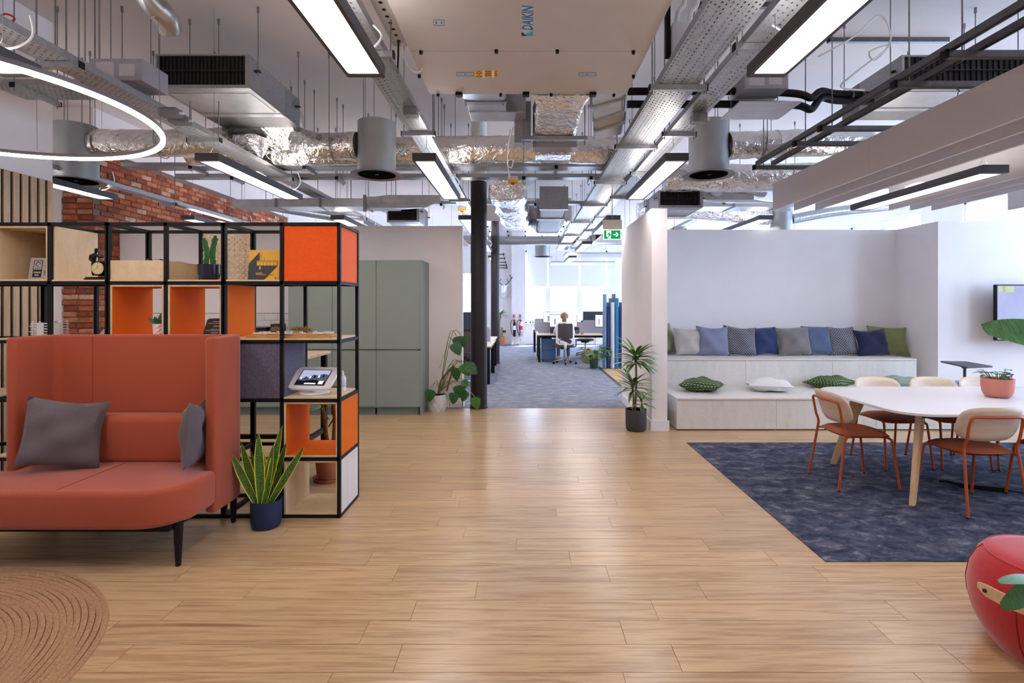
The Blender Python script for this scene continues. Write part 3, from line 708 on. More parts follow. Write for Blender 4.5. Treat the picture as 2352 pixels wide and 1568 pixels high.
# ---- fan coil units
def fcu(label, x0, x1, y0, y1, z0, h, group='ceiling fan coil units', rods=True, tail=True):
    t = thing('fan_coil_unit', label, 'fan coil unit', ((x0 + x1) / 2, y0, z0), 0, group); w = x1 - x0; d = y1 - y0
    MB().b2((-w / 2, .05, 0), (w / 2, d * .68, h)).build('casing', GALV, t, False, .004)
    f = .03
    MB().b2((-w / 2, 0, 0), (w / 2, .05, f)).b2((-w / 2, 0, h - f * .5), (w / 2, .05, h)).b2((-w / 2, 0, f), (-w / 2 + .02, .05, h - f * .5)).b2((w / 2 - .04, 0, f), (w / 2, .05, h - f * .5)).build('grille_frame', GALV, t)
    MB().b2((-w / 2 + .02, .03, f), (w / 2 - .04, .05, h - f * .5)).build('filter_screen', DARK, t)
    n = 22
    mb = MB()
    for i in range(n): mb.b2((-w / 2 + .03 + (w - .08) * i / n, .018, f), (-w / 2 + .038 + (w - .08) * i / n, .03, h - f * .5))
    o = mb.build('grille_fins', BLACK, t)
    MB().b2((-w / 2 + .02, .012, h * .52), (w / 2 - .04, .02, h * .55)).build('grille_bar', DARK, t)
    MB().b2((-w / 2, d * .68, .0), (w / 2, d, h)).build('rear_plenum', GALVD, t, False, .003)
    MB().b2((-w / 2 + .01, d * .6, -.006), (w / 2 - .01, d * .68, 0)).build('joint_strip', SHEET, t)
    MB().b2((-w / 2 + .05, .12, -.004), (w / 2 - .05, d * .56, 0)).build('access_panel', SHEET, t)
    for s in (-1, 1):
        for yy in (.1, d * .9):
            MB().b2((s * w / 2 - .02, yy - .02, h * .6), (s * w / 2 + .05, yy + .02, h * .64)).build('mounting_lug', DARK, t)
            rod(t, s * (w / 2 + .03), yy, h * .5, CZ - z0)
    return t
fcu('fan coil unit with black grille at upper left beside the ring light', -2.82 * KS, -2.1 * KS, 4.1 * KS, 5.02 * KS, 3.51, .31)
fcu('fan coil unit with black grille at upper right above the white fins', 3.18, 4.3, 4.5, 5.35, 3.38, .26)
fcu('distant fan coil unit with black grille over the kitchen wall', -2.2, -1.68, 8.6, 9.4, 2.86, .3)
fcu('fan coil unit with black grille above the partition end', 1.7, 2.26, 6.75, 7.5, 2.71 + .05, .22)
fcu('small distant fan coil unit over the far desks', 1.75, 2.6, 13.2, 14.0, 3.1, .22)
# foil plenum that drops from the left unit to the round ducts
r5 = random.Random(5)
t = thing('foil_transition', 'crinkled foil funnel behind the left fan coil unit', 'duct')
def scr_(c, u, v, w, h, p, j): return ring(sc_(c), u, v, w * KS, h * KS, p, 24, j, r5)
loft([scr_((-2.46, 5.03, 3.33), X_, Z_, .68, .25, .3, .005), scr_((-2.46, 5.12, 3.29), X_, Z_, .67, .26, .3, .012), scr_((-2.46, 5.2, 3.25), X_, Z_, .66, .27, .3, .012), scr_((-2.48, 5.28, 3.2), X_, Z_, .64, .3, .4, .014), scr_((-2.48, 5.34, 3.16), X_, Z_, .62, .3, .5, .014), scr_((-2.5, 5.4, 3.12), X_, Z_, .5, .25, .6, .01)]).build('funnel_skin', FOIL, t, True)
loft([scr_((-2.62, 5.12, 3.13), X_, Y_, .3, .28, .9, .008), scr_((-2.62, 5.12, 3.07), X_, Y_, .3, .27, .9, .012), scr_((-2.62, 5.12, 3.02), X_, Y_, .27, .25, .9, .012), scr_((-2.6, 5.14, 2.95), X_, Y_, .16, .15, .9, .01)]).build('foil_outlet', FOILC, t, True)
# control boxes
CB = mat('control_box', '#a3a3ab', .5, .2, var=.03); PRINT = mat('paper_label', '#c9c7cb', .7, var=.12, scale=60, stretch=(1, 1, 6))
def ctrl(label, c, d):
    t = thing('control_box', label, 'control box', c)
    MB().box((0, 0, d[2] / 2), d).build('box', CB, t, False, .004)
    flat('instruction_label', [(-d[0] * .4, -d[1] / 2 - .001, d[2] * .15), (-d[0] * .05, -d[1] / 2 - .001, d[2] * .15), (-d[0] * .05, -d[1] / 2 - .001, d[2] * .85), (-d[0] * .4, -d[1] / 2 - .001, d[2] * .85)], PRINT, t)
    flat('instruction_label', [(d[0] * .05, -d[1] / 2 - .001, d[2] * .2), (d[0] * .35, -d[1] / 2 - .001, d[2] * .2), (d[0] * .35, -d[1] / 2 - .001, d[2] * .75), (d[0] * .05, -d[1] / 2 - .001, d[2] * .75)], PRINT, t)
    for s in (-1, 1): rod(t, s * d[0] * .4, 0, d[2], CZ - c[2], .004)
    return t
ctrl('grey control box with printed sheets left of the left fan coil unit', (-3.14, 4.28, 3.27), (.4, .3, .17))
ctrl('pale control box with printed sheets right of the right light row', (2.0, 4.55, 3.32), (.36, .28, .17))
t = thing('drip_plate', 'flat sheet metal plate below the pale control box', 'plate', (1.98, 4.5, 3.17)); MB().box((0, 0, 0), (.5, .4, .012)).build('plate', SHEET, t)
for s in (-1, 1): rod(t, s * .2, .1, 0, CZ - 3.17, .004)
t = thing('pipe_run', 'black insulated pipes joining the right fan coil unit', 'pipe')
for dz, dy in ((0, 0), (-.1, .03)):
    T('insulated_pipe', spline([(.9, 4.62 + dy, 3.38 + dz), (1.9, 4.62 + dy, 3.38 + dz), (2.35, 4.62, 3.36 + dz), (2.5, 4.66, 3.34 + dz), (2.62, 4.72, 3.42 + dz * .6), (2.8, 4.8, 3.43 + dz * .6), (3.16, 4.86, 3.44 + dz * .6)], 6), .032, BLACK, t, 12)
for x in (2.85, 2.95, 3.05): C('pipe_clamp', (x - .008, 4.83, 3.43), (x + .008, 4.835, 3.43), .038, GALVD, t)

# ---- big ventilation unit
uz, ux0, ux1, uy0, uy1, us = 3.25, -.772, .842, 2.2, 4.355, 3.61
t = thing('ventilation_unit', 'large cream ventilation unit with blue lettering at top centre', 'ventilation unit', ((ux0 + ux1) / 2, uy1, uz))
ox, oy = (ux0 + ux1) / 2, uy1
def L(p): return Vector((p[0] - ox, p[1] - oy, p[2] - uz))
MB().b2(L((ux0, uy0, uz + .012)), L((ux1, uy1, uz + .5))).build('casing', CREAML, t, False, .004)
pA = MB().b2(L((ux0 + .012, us + .002, uz)), L((ux1 - .012, uy1 - .006, uz + .012))).build('bottom_panel', CREAMU, t, False, .002)
pB = MB().b2(L((ux0 + .012, uy0, uz)), L((ux1 - .012, us - .002, uz + .012))).build('bottom_panel', CREAMU, t, False, .002)
def on(x, y, dz=0.): p = at(x, y, z=uz - dz); return L(p)
for px, py in ((967, 117), (1140, 115), (1280, 115), (1455, 117), (963, 172), (1455, 173), (1006, 216), (1150, 215), (1266, 215), (1410, 216)):
    p = on(px, py); MB().cyl(p, p - Vector((0, 0, .022)), .013, .011, 10).build('knob', BLACK, t, True)
for px in (1055, 1208, 1361):
    p = on(px, 215); MB().box(p + Vector((0, -.01, -.012)), (.055, .06, .026)).build('hinge', BLACK, t, False, .006)
p = on(1211, 124); MB().lathe([(0, -.006), (.011, -.005), (.013, 0)], p, 14).build('lock', SHEET, t, True)
# lettering: reads upward in the picture, on a pale strip
a = on(1202, 82, .0006); bq = on(1222, 12, .0006)
ax = Vector((0, -1, 0)); ay = Vector((-1, 0, 0))
lx = (at(1211, 12, z=uz).y - at(1211, 82, z=uz).y)
sx0 = at(1211, 82, z=uz); sx1 = at(1211, 12, z=uz); Ls = sx0.y - sx1.y
strip_w = .072
def S(u, v): return L((sx0.x + strip_w / 2 - v * strip_w, sx0.y - u * Ls, uz - .0008))
flat('logo_strip', [S(0, 0), S(1, 0), S(1, 1), S(0, 1)], mat('logo_backing', '#cfd0d6', .6), t, .0004)
flat('logo_mark', [S(.0, 1) , S(.0, .0), S(.2, .0)], CYANT, t, .0010); flat('logo_mark', [S(0, 1), S(.0, .55), S(.16, 1.)], BLKT, t, .0012)
txt = text('DAIKIN', strip_w * 1.28, S(.2, .06), ax, ay, BLUET, t, 'lettering', .2, .03)
xs = [v.co.dot(ax) for v in txt.data.vertices]; k = (Ls * .79) / (max(xs) - min(xs)); b0 = min(xs)
for v in txt.data.vertices:
    s_ = v.co.dot(ax); v.co += ax * ((s_ - b0) * (k - 1)); v.co.z -= .0008
def sticker(px0, py0, px1, py1, m, name='sticker', dz=.0008): 
    return flat(name, [on(px0, py1, dz), on(px1, py1, dz), on(px1, py0, dz), on(px0, py0, dz)], m, t, .0004)
BLUEO = mat('sticker_blue', '#4d86c0', .6); CREAMS = CREAMU
for q in ((995, 45, 1021, 59), (1048, 166, 1068, 175), (1070, 166, 1089, 175), (1329, 166, 1348, 175), (1350, 166, 1370, 175)):
    sticker(*q, BLUEO); sticker(q[0] + 1.5, q[1] + 1.5, q[2] - 1.5, q[3] - 1.5, CREAMS, 'sticker_face', .0014)
    sticker(q[0] + 5, q[1] + 4, q[0] + 9, q[3] - 4, BLUEO, 'sticker_symbol', .002); sticker(q[2] - 9, q[1] + 4, q[2] - 5, q[3] - 4, BLUEO, 'sticker_symbol', .002)
sticker(1089, 161, 1143, 178, YELT, 'warning_sticker')
for q in ((1109, 161, 1113, 178), (1130, 161, 1135, 178)): sticker(*q, WHT, 'sticker_face', .0014)
for i, (q0, q1) in enumerate(((1114, 1120), (1121, 1127), (1137, 1141))):
    for yy in (164, 168, 172): sticker(q0, yy, q1, yy + 1.6, BLKT, 'sticker_text', .002)
for yy in (162, 170):
    flat('warning_triangle', [on(1093, yy + 7, .0014), on(1107, yy + 7, .0014), on(1100, yy, .0014)], BLKT, t, .0005); flat('warning_triangle_face', [on(1096, yy + 6, .002), on(1104, yy + 6, .002), on(1100, yy + 2, .002)], YELT, t, .0005)
# perforated side channel along the unit's left
t2 = MB().b2(L((ux0 - .14, uy0, uz + .10)), L((ux0 - .03, 3.75, uz + .12))).build('side_channel', CREAMU, t)
for i in range(16): MB().cyl(L((ux0 - .085, 2.5 + i * .078, uz + .099)), L((ux0 - .085, 2.5 + i * .078, uz + .103)), .013, n=10).build('channel_hole', BLACK, t2)
for x in (ux0 + .1, ux0 + .6, ux1 - .6, ux1 - .1): rod(t, x - ox, .03, .2, CZ - uz, .006)
for sgn, X in ((-1, ux0 - .06), (1, ux1 + .06)):
    for yy in (2.6, 4.1): rod(t, X - ox, yy - oy, .2, CZ - uz, .006)
T('black_cable', spline([L((ux0 - .085, 3.66, uz + .1)), L((ux0 - .1, 3.72, uz + .02)), L((ux0 - .12, 3.78, uz - .1))], 5), .006, BLACK, t)
T('white_cable', spline([L((ux0 - .07, 3.7, uz + .1)), L((ux0 - .05, 3.75, uz - .02)), L((ux0 + .02, 3.8, uz - .06)), L((ux0 + .06, 3.9, uz + .05))], 6), .006, WHITEP, t)

# ducts leaving the unit
rj = random.Random(9)
t = thing('foil_box_duct', 'wrinkled bright foil duct leaving the ventilation unit, green triangle on it', 'duct')
def wr(y, cx, w, cz, h, j): return ring((cx, y, cz), X_, Z_, w, h, .22, 28, j, rj)
rings = [wr(4.36, .31, .52, 3.40, .32, .002), wr(4.44, .31, .45, 3.38, .34, .008)]
for i in range(16):
    f = i / 15; rings.append(wr(4.48 + .62 * f, .31 - .01 * f, .40 - (.012 if i % 2 else -.008), 3.37 - .05 * f, .36 + (.018 if i % 2 else 0), .006))
rings += [wr(5.16, .3, .42, 3.3, .36, .01), wr(5.24, .3, .4, 3.29, .34, .004)]
loft(rings).build('foil_skin', FOILC, t, True)
flat('green_triangle', [at(1262, 281, Y=4.78) , at(1295, 281, Y=4.78), at(1279, 268, Y=4.70)], GRNT, t, -.004)
MB().b2((-.02, 5.06, 3.1), (.6, 5.1, 3.135)).build('support_bracket', GALV, t)
for x in (.0, .58): rod(t, x, 5.08, 3.05)
t = thing('plenum_box', 'grey metal plenum box under the wrinkled foil duct', 'duct')
MB().b2((.09, 5.24, 3.08), (.52, 5.42, 3.42)).build('box', CB, t); MB().b2((.12, 5.42, 3.05), (.48, 5.6, 3.3)).build('neck', FOILC, t); rod(t, .3, 5.3, 3.4)
t = thing('damper_duct', 'sheet metal duct with damper behind the ventilation unit left', 'duct')
loft([ring((-.37, 4.36, 3.40), X_, Z_, .46, .28, .2), ring((-.33, 4.6, 3.42), X_, Z_, .36, .26, .2)]).build('taper', SHEET, t)
MB().b2((-.51, 4.6, 3.28), (-.15, 4.66, 3.56)).build('damper_frame', GALV, t); MB().b2((-.5, 4.66, 3.31), (-.16, 4.92, 3.53)).build('duct_body', SHEET, t, False, .003)
MB().b2((-.5, 4.9, 3.3), (.02, 5.15, 3.52)).build('elbow_body', SHEET, t, False, .003); MB().b2((-.09, 5.15, 3.1), (.07, 5.32, 3.5)).build('drop_box', CB, t, False, .003)
MB().b2((-.16, 4.6, 3.36), (-.08, 4.68, 3.5)).build('actuator', GALVD, t, False, .004)
for x in (-.5, -.18): rod(t, x, 4.63, 3.26)
t = thing('elbow_duct', 'angular sheet metal elbow duct right of the foil duct', 'duct')
cs = [((.72, 4.45, 3.47), 0), ((.745, 4.72, 3.45), .3), ((.79, 4.95, 3.41), .5), ((.83, 5.15, 3.38), .45), ((.85, 5.4, 3.35), .3)]
rg = []
for c, a in cs:
    u = Vector((math.cos(a), -math.sin(a), .15)); rg.append(ring(c, u, Vector((0, -.3, 1)).normalized(), .29, .24, .12, 16))
for i in range(4): loft([rg[i], rg[i + 1]]).build('elbow_section', SHEET if i != 2 else mat('warm_sheet', '#b0a48e', .35, .75), t)
for i in (1, 2, 3):
    c, a = cs[i]; u = Vector((math.cos(a), -math.sin(a), .15)); d = Vector((math.sin(a), math.cos(a), -.2)) * .012; v = Vector((0, -.3, 1)).normalized()
    loft([ring(Vector(c) - d, u, v, .32, .27, .12, 16), ring(Vector(c) + d, u, v, .32, .27, .12, 16)]).build('joint_flange', GALV, t)
for c in ((.6, 4.72, 3.5), (.95, 5.15, 3.45)): rod(t, *c)
# tapered sheet ducts either side
def taper(label, pts):
    t = thing('tapered_duct', label, 'duct'); rs = [ring(c, X_, Z_, w, h, .2) for c, w, h in pts]
    for i in range(len(rs) - 1): loft(rs[i:i + 2]).build('duct_section', SHEET, t)
    c, w, h = pts[0]; MB().b2((c[0] - w / 2 - .02, c[1] - .02, c[2] - h / 2 - .02), (c[0] - w / 2 + .02, c[1] + .02, c[2] + h / 2 + .02)).build('joint_flange', GALVD, t)
    for s in (-1, 1): rod(t, c[0] + s * w * .4, c[1], c[2] + h / 2)
    return t
taper('tapered sheet metal duct behind the centre left drum', [((-2.05, 7.75, 3.0), .5, .2), ((-1.75, 7.55, 2.98), .8, .16), ((-1.55, 7.4, 3.0), .8, .1)])
taper('tapered sheet metal duct behind the right drum', [((3.0, 7.1, 2.98), .7, .2), ((2.75, 6.98, 2.95), .8, .16), ((2.6, 6.86, 2.93), .7, .1)])
for x0, lb in ((-4.3, 'flat sheet metal duct crossing far behind the shelving'), (1.8, 'flat sheet metal duct crossing behind the right drum')):
    t = thing('flat_duct', lb, 'duct'); MB().b2((x0, 7.9, 2.98), (x0 + 2.4, 8.3, 3.09)).build('duct_body', SHEET, t, False, .004)
    for i in range(1, 4): MB().b2((x0 + i * .65 - .015, 7.88, 2.97), (x0 + i * .65 + .015, 8.32, 3.1)).build('joint_flange', GALVD, t); 
    for x in (x0 + .4, x0 + 2.3): rod(t, x, 8.1, 3.08)
# wrinkled foil duct and square duct in front of the rear unit
t = thing('foil_box_duct', 'wrinkled foil duct in two swellings behind the column', 'duct')
rings = [ring((-.22 + .12 * f, 6.95 + 4.05 * f, 3.02 + .42 * max(0, f - .6)), X_, Z_, .46 + .05 * math.sin(26 * f), .26 + .03 * math.sin(31 * f), .4, 24, .012, rj) for f in [i / 18 for i in range(19)]]
loft(rings).build('foil_skin', FOILC, t, True)
t = thing('square_duct', 'square grey duct widening into the rear ventilation unit', 'duct')
loft([ring((.42, 7.5, 3.02), X_, Z_, .34, .28, .15), ring((.45, 10.2, 3.05), X_, Z_, .38, .3, .15)]).build('duct_body', CB, t); loft([ring((.45, 10.2, 3.05), X_, Z_, .42, .32, .15), ring((.47, 11.0, 3.38), X_, Z_, .72, .46, .15)]).build('flared_mouth', GALV, t)
MB().b2((.22, 7.45, 2.86), (.62, 7.52, 3.18)).build('joint_flange', GALV, t); MB().b2((.2, 8.4, 2.87), (.64, 8.46, 3.19)).build('joint_flange', GALV, t)
t = thing('ventilation_unit', 'rear ventilation unit with mirror-like underside beyond the columns', 'ventilation unit')
MIR = mat('polished_panel', '#d6d4d8', .12, .9, var=.02)
MB().b2((-.9, 11.0, 3.262), (.98, 13.5, 3.72)).build('casing', CREAML, t)
for i in range(3): MB().b2((-.88, 11.02 + i * .83, 3.25), (.96, 11.02 + i * .83 + .81, 3.262)).build('bottom_panel', MIR, t)
for i in range(4):
    for k in range(5): MB().cyl((-.8 + k * .42, 11.05 + i * .8, 3.235), (-.8 + k * .42, 11.05 + i * .8, 3.25), .02, n=8).build('knob', BLACK, t)
for i in (0, 1): MB().box((.25 + .6 * i, 11.9, 3.248), (.25, .12, .002)).build('warning_sticker', mat('faded_red_%d' % i, '#d8a2a0', .5), t)
# yellow and red emergency boxes on the cross trays
for lb, p in (('yellow and red switch box hanging above the column', at(1178, 416, Y=6.75)), ('yellow and red switch box beside the third left light', at(1062, 482, Y=8.6))):
    t = thing('switch_box', lb, 'switch box', p); MB().box((0, 0, .03), (.13, .08, .06)).build('box', CREAML, t, False, .005); MB().box((0, -.002, -.008), (.124, .08, .035)).build('yellow_band', YELT, t, False, .004); MB().box((0, -.01, -.034), (.04, .07, .018)).build('red_lens', REDT, t, False, .004)
    T('white_cable', spline([(-.03, 0, .06), (-.09, -.1, .25), (-.06, -.2, .35), (-.03, -.15, .6)], 6), .006, WHITEP, t)

# ---- strut frame and acoustic fins on the right
STR = mat('strut_steel', '#6f7072', .42, .75, var=.12, scale=20)
t = thing('strut_frame', 'grey steel strut frame carrying the white acoustic fins', 'frame')
def strut(nm, a, b, w=.041):
    a = Vector(a); b = Vector(b); mb = MB()
    if abs(a.x - b.x) < .01: mb.b2((a.x - w / 2, a.y, a.z), (a.x - w / 2 + .004, b.y, a.z + w)).b2((a.x + w / 2 - .004, a.y, a.z), (a.x + w / 2, b.y, a.z + w)).b2((a.x - w / 2, a.y, a.z + w - .004), (a.x + w / 2, b.y, a.z + w)).b2((a.x - w / 2, a.y, a.z), (a.x - w / 6, b.y, a.z + .004)).b2((a.x + w / 6, a.y, a.z), (a.x + w / 2, b.y, a.z + .004))
    else: mb.b2((a.x, a.y - w / 2, a.z), (b.x, a.y - w / 2 + .004, a.z + w)).b2((a.x, a.y + w / 2 - .004, a.z), (b.x, a.y + w / 2, a.z + w)).b2((a.x, a.y - w / 2, a.z), (b.x, a.y + w / 2, a.z + .004))
    return mb.build(nm, STR, t)
strut('long_strut', (2.55, 1.2, 3.06), (2.55, 5.85, 3.06)); strut('long_strut', (2.72, 1.2, 3.06), (2.72, 5.85, 3.06)); strut('long_strut', (5.3, 1.2, 3.06), (5.3, 5.9, 3.06))
for yy in (2.3, 3.2, 3.64, 4.55, 4.98, 5.85):
    o = strut('cross_strut', (2.52, yy, 3.015), (5.35, yy, 3.015)); MB().b2((2.505, yy - .024, 3.01), (2.525, yy + .024, 3.06)).build('end_cap', BLACK, o)
    for x in (2.62, 4.2, 5.25): rod(t, x, yy, 3.0)
FIN = mat('acoustic_felt_white', '#d3cdce', .95, var=.03, scale=120, bmp=.1, bscale=300)
for g, xs in (('left', (2.95, 3.2, 3.45)), ('middle', (4.32, 4.57, 4.82)), ('right', (5.72, 5.97, 6.22))):
    for i, x in enumerate(xs):
        lb = 'white acoustic fin, %s of the %s group of three' % (['leftmost', 'centre one', 'rightmost'][i], g)
        f = thing('acoustic_fin', lb, 'acoustic panel', (x, 1.2, 2.65), 0, 'hanging white acoustic fins')
        for k in range(3):
            a, b = [(0, 1.5), (1.502, 3.35), (3.352, 5.12)][k]
            MB().b2((-.012, a, 0), (.012, b, .31)).build('felt_board', FIN, f, False, .002)
        for yy in (2.44, 3.78, 4.65):
            T('hook', [(0, yy, .31), (0, yy, .33), (.012, yy, .345), (0, yy, .36), (-.008, yy, .35)], .003, BLACK, f, 6); T('suspension_wire', [(0, yy, .34), (0, yy, .37)], .002, GALVD, f, 5)
# white cable loops hanging by the fan coil
def cable(label, pts, r=.007, m=None): 
    o = T('cable', spline(pts, 8), r, m or WHITEP, None, 6); return tag(o, label, 'cable')
cable('thin white cable loop drooping below the ceiling at upper right', [at(1880, 130, Y=4.4), at(1960, 85, Y=4.4), at(2020, 35, Y=4.4), at(2046, 90, Y=4.4), at(2010, 138, Y=4.4), at(1998, 118, Y=4.4), at(2045, 105, Y=4.4), at(1960, 170, Y=4.4), at(1932, 200, Y=4.5), at(1985, 207, Y=4.6)])
cable('white cable coil hanging in front of the foil duct', [at(1182, 285, Y=5.0), at(1168, 330, Y=5.2), at(1165, 375, Y=5.6), at(1174, 385, Y=5.7), at(1178, 368, Y=5.7), at(1166, 372, Y=5.8), at(1170, 408, Y=6.6)])
cable('red and yellow cable bunch on the tray at the far top left', [at(-10, 45, Y=3.5), at(12, 32, Y=3.5), at(33, 42, Y=3.5), at(18, 56, Y=3.5), at(-10, 58, Y=3.5)], .006, REDT)
t = thing('isolator_box', 'white isolator box beside the ventilation unit at top right', 'switch box', at(1568, 100, Y=3.75))
MB().box((0, 0, 0), (.17, .12, .26)).build('box', WHITEP, t, False, .02, 3); MB().lathe([(0, -.063), (.05, -.063), (.052, -.055)], (0, 0, -.04), 20, 'y').build('dial', WHITEP, t, True)
for s in (-.04, .05): T('conduit', spline([(s, 0, .12), (s + .01, 0, .22), (s + .06, .02, .3), (s + .04, .05, .5)], 5), .017, WHITEP, t, 10)
MB().b2((-.12, -.02, -.1), (-.09, .02, .3)).build('mounting_rail', BLACK, t); rod(t, -.1, .0, .3, CZ - t.location.z)

for lb, x0, x1, yy in (('steel rail fixed under the ceiling above the right fan coil unit', 3.15, 4.4, 5.55), ('steel rail fixed under the ceiling behind the right light row', 1.6, 2.3, 4.9)):
    t = thing('ceiling_rail', lb, 'rail'); MB().b2((x0, yy - .02, CZ - .045), (x1, yy + .02, CZ - .002)).build('channel', STR, t); MB().b2((x0, yy - .02, CZ - .046), (x0 + .012, yy + .02, CZ - .003)).build('end_cap', BLACK, t)
# ---- exit sign
ex = at(1406, 537, Y=7.5)
t = thing('exit_sign', 'green and white running man exit sign with right arrow', 'exit sign', (ex.x, 7.5, 2.455))
MB().box((0, 0, .2), (.265, .06, .13)).build('housing', CREAML, t, False, .006); MB().box((0, 0, .275), (.17, .05, .02)).build('mounting_cap', GREYF, t)
GR = emit('sign_green_backlit', '#0fae66', .5); SWH = emit('sign_white_backlit', '#f6fff9', .75); MB().box((0, .0, .06), (.25, .008, .14)).build('sign_border', SWH, t)
MB().box((0, -.005, .06), (.228, .004, .12)).build('sign_face', GR, t)
def sg(u, v): return (-.114 + u * .228, -.0078, v * .12)
sgn = lambda nm, poly, m=SWH, d=0: flat(nm, [Vector(sg(u, v)) + Vector((0, -d, 0)) for u, v in poly], m, t, .0006)
sgn('door_symbol', [(.14, .06), (.44, .06), (.44, .94), (.14, .94)]); sgn('door_symbol', [(.14, .06), (.22, .06), (.22, .25), (.14, .25)], GR, .0008)
for poly in ([(.30, .82), (.36, .82), (.36, .70), (.30, .70)], [(.24, .68), (.35, .66), (.38, .40), (.29, .40)], [(.35, .64), (.46, .50), (.44, .44), (.34, .54)], [(.27, .66), (.17, .52), (.20, .46), (.29, .58)], [(.34, .42), (.42, .28), (.40, .1), (.45, .1), (.47, .3), (.38, .46)], [(.29, .42), (.26, .26), (.16, .2), (.18, .14), (.31, .2), (.35, .4)]):
    sgn('running_figure', poly, GR, .001)
sgn('arrow', [(.56, .44), (.74, .44), (.74, .56), (.56, .56)]); sgn('arrow', [(.7, .24), (.78, .24), (.90, .5), (.78, .76), (.7, .76), (.80, .5)])
rod(t, 0, 0, .28, CZ - 2.455, .006)
# loose ceiling rods
for i, (px, py) in enumerate(((127, 130), (152, 125), (218, 140), (228, 150))):
    p = at(px, py, Y=4.2); o = MB().cyl((p.x, 4.2, p.z), (p.x, 4.2, CZ), .006, n=6).build('hanger_rod', GALVD, None, True)
    tag(o, 'steel hanger rod %s of the four near the left wall' % ['first from left', 'second from left', 'third from left', 'fourth from left'][i], 'rod', 'hanger rods by the left wall')
# ceiling rafts far away
for i, (x0, x1, yy, z) in enumerate(((1.75, 4.2, 12.6, 3.05), (1.2, 3.6, 16.0, 2.98), (.9, 3.0, 18.2, 2.9), (-4.5, -1.3, 12.0, 2.9))):
    t = thing('ceiling_raft', ['white acoustic raft hanging behind the exit sign', 'white acoustic raft over the person at the desk', 'low white acoustic raft nearest the far windows', 'white acoustic raft seen left of the columns'][i], 'acoustic panel', ((x0 + x1) / 2, yy, z), 0, 'white ceiling rafts')
    MB().b2((-(x1 - x0) / 2, -.6, 0), ((x1 - x0) / 2, .6, .05)).build('raft_board', FIN, t, False, .004)
    for s in (-1, 1): rod(t, s * (x1 - x0) * .4, 0, .05, CZ - z, .003)
# ================================================================ shelving with coloured cubes
SX = [-1.332 - .42 * k for k in range(8)]; SZ = [0, .425, .85, 1.275, 1.70, 2.125]; YF, YR = 3.883, 4.30; tb = .024
def row_z(r): return SZ[4 - r], SZ[5 - r]           # row 0 is the top row
UN = {}
def unit(key, label, k0, k1):
    t = thing('shelving_unit', label, 'shelving unit', (SX[k1] / 2 + SX[k0] / 2, YF, 0), 0, 'black framed shelving units'); UN[key] = t
    t['ox'] = 0; o = Vector(t.location); g = .006
    xs = [SX[k] for k in range(k0, k1 + 1)]; xs[0] -= g; xs[-1] += g
    for x in xs:
        for y in (YF, YR): MB().b2((x - tb / 2 - o.x, y - tb / 2 - o.y, 0), (x + tb / 2 - o.x, y + tb / 2 - o.y, SZ[5] + tb / 2)).build('post', BLACK, t)
    for z in SZ:
        zc = max(z, tb / 2)
        for y in (YF, YR): MB().b2((xs[-1] - o.x, y - tb / 2 - o.y, zc - tb / 2), (xs[0] - o.x, y + tb / 2 - o.y, zc + tb / 2)).build('rail', BLACK, t)
        for x in xs: MB().b2((x - tb / 2 - o.x, YF - o.y, zc - tb / 2), (x + tb / 2 - o.x, YR - o.y, zc + tb / 2)).build('side_rail', BLACK, t)
    return t
unit('A', 'black framed shelving unit with orange cube on top at the right end', 0, 2)
unit('B', 'black framed shelving unit holding two orange-lined boxes and a wooden planter', 2, 4)
unit('C', 'black framed shelving unit before the brick wall with the clock on it', 4, 6)
unit('D', 'black framed shelving unit at the left end against the slatted wall', 6, 7)
def pan(u, nm, a, b, m, bevel=.0015):
    t = UN[u]; o = Vector(t.location); return MB().b2(Vector(a) - o, Vector(b) - o).build(nm, m, t, False, bevel)
def cell(c, r): x1, x0 = SX[c] - tb / 2 - .003, SX[c + 1] + tb / 2 + .003; z0, z1 = row_z(r); return x0, x1, z0 + tb / 2 + .001, z1 - tb / 2 - .001
def shelf(u, c, r, m=PLY): x0, x1, z0, z1 = cell(c, r); return pan(u, 'shelf_board', (x0, YF - .008, z0 - .004), (x1, YR + .005, z0 + .010), m)
def box(u, c, r, inner, bottom=None, th=.014):
    x0, x1, z0, z1 = cell(c, r); ya, yb = YF - .006, YR + .004
    for nm, a, b in (('box_side', (x0, ya, z0), (x0 + th, yb, z1)), ('box_side', (x1 - th, ya, z0), (x1, yb, z1)), ('box_top', (x0 + th, ya, z1 - th), (x1 - th, yb, z1)), ('box_bottom', (x0 + th, ya, z0), (x1 - th, yb, z0 + th))): pan(u, nm, a, b, PLY)
    if inner:
        e = .004
        for a, b in (((x0 + th, ya + e, z0 + th), (x0 + th + .003, yb - .002, z1 - th)), ((x1 - th - .003, ya + e, z0 + th), (x1 - th, yb - .002, z1 - th)), ((x0 + th, ya + e, z0 + th), (x1 - th, yb - .002, z0 + th + .003)), ((x0 + th, ya + e, z1 - th - .003), (x1 - th, yb - .002, z1 - th))): pan(u, 'lining', a, b, inner, 0)
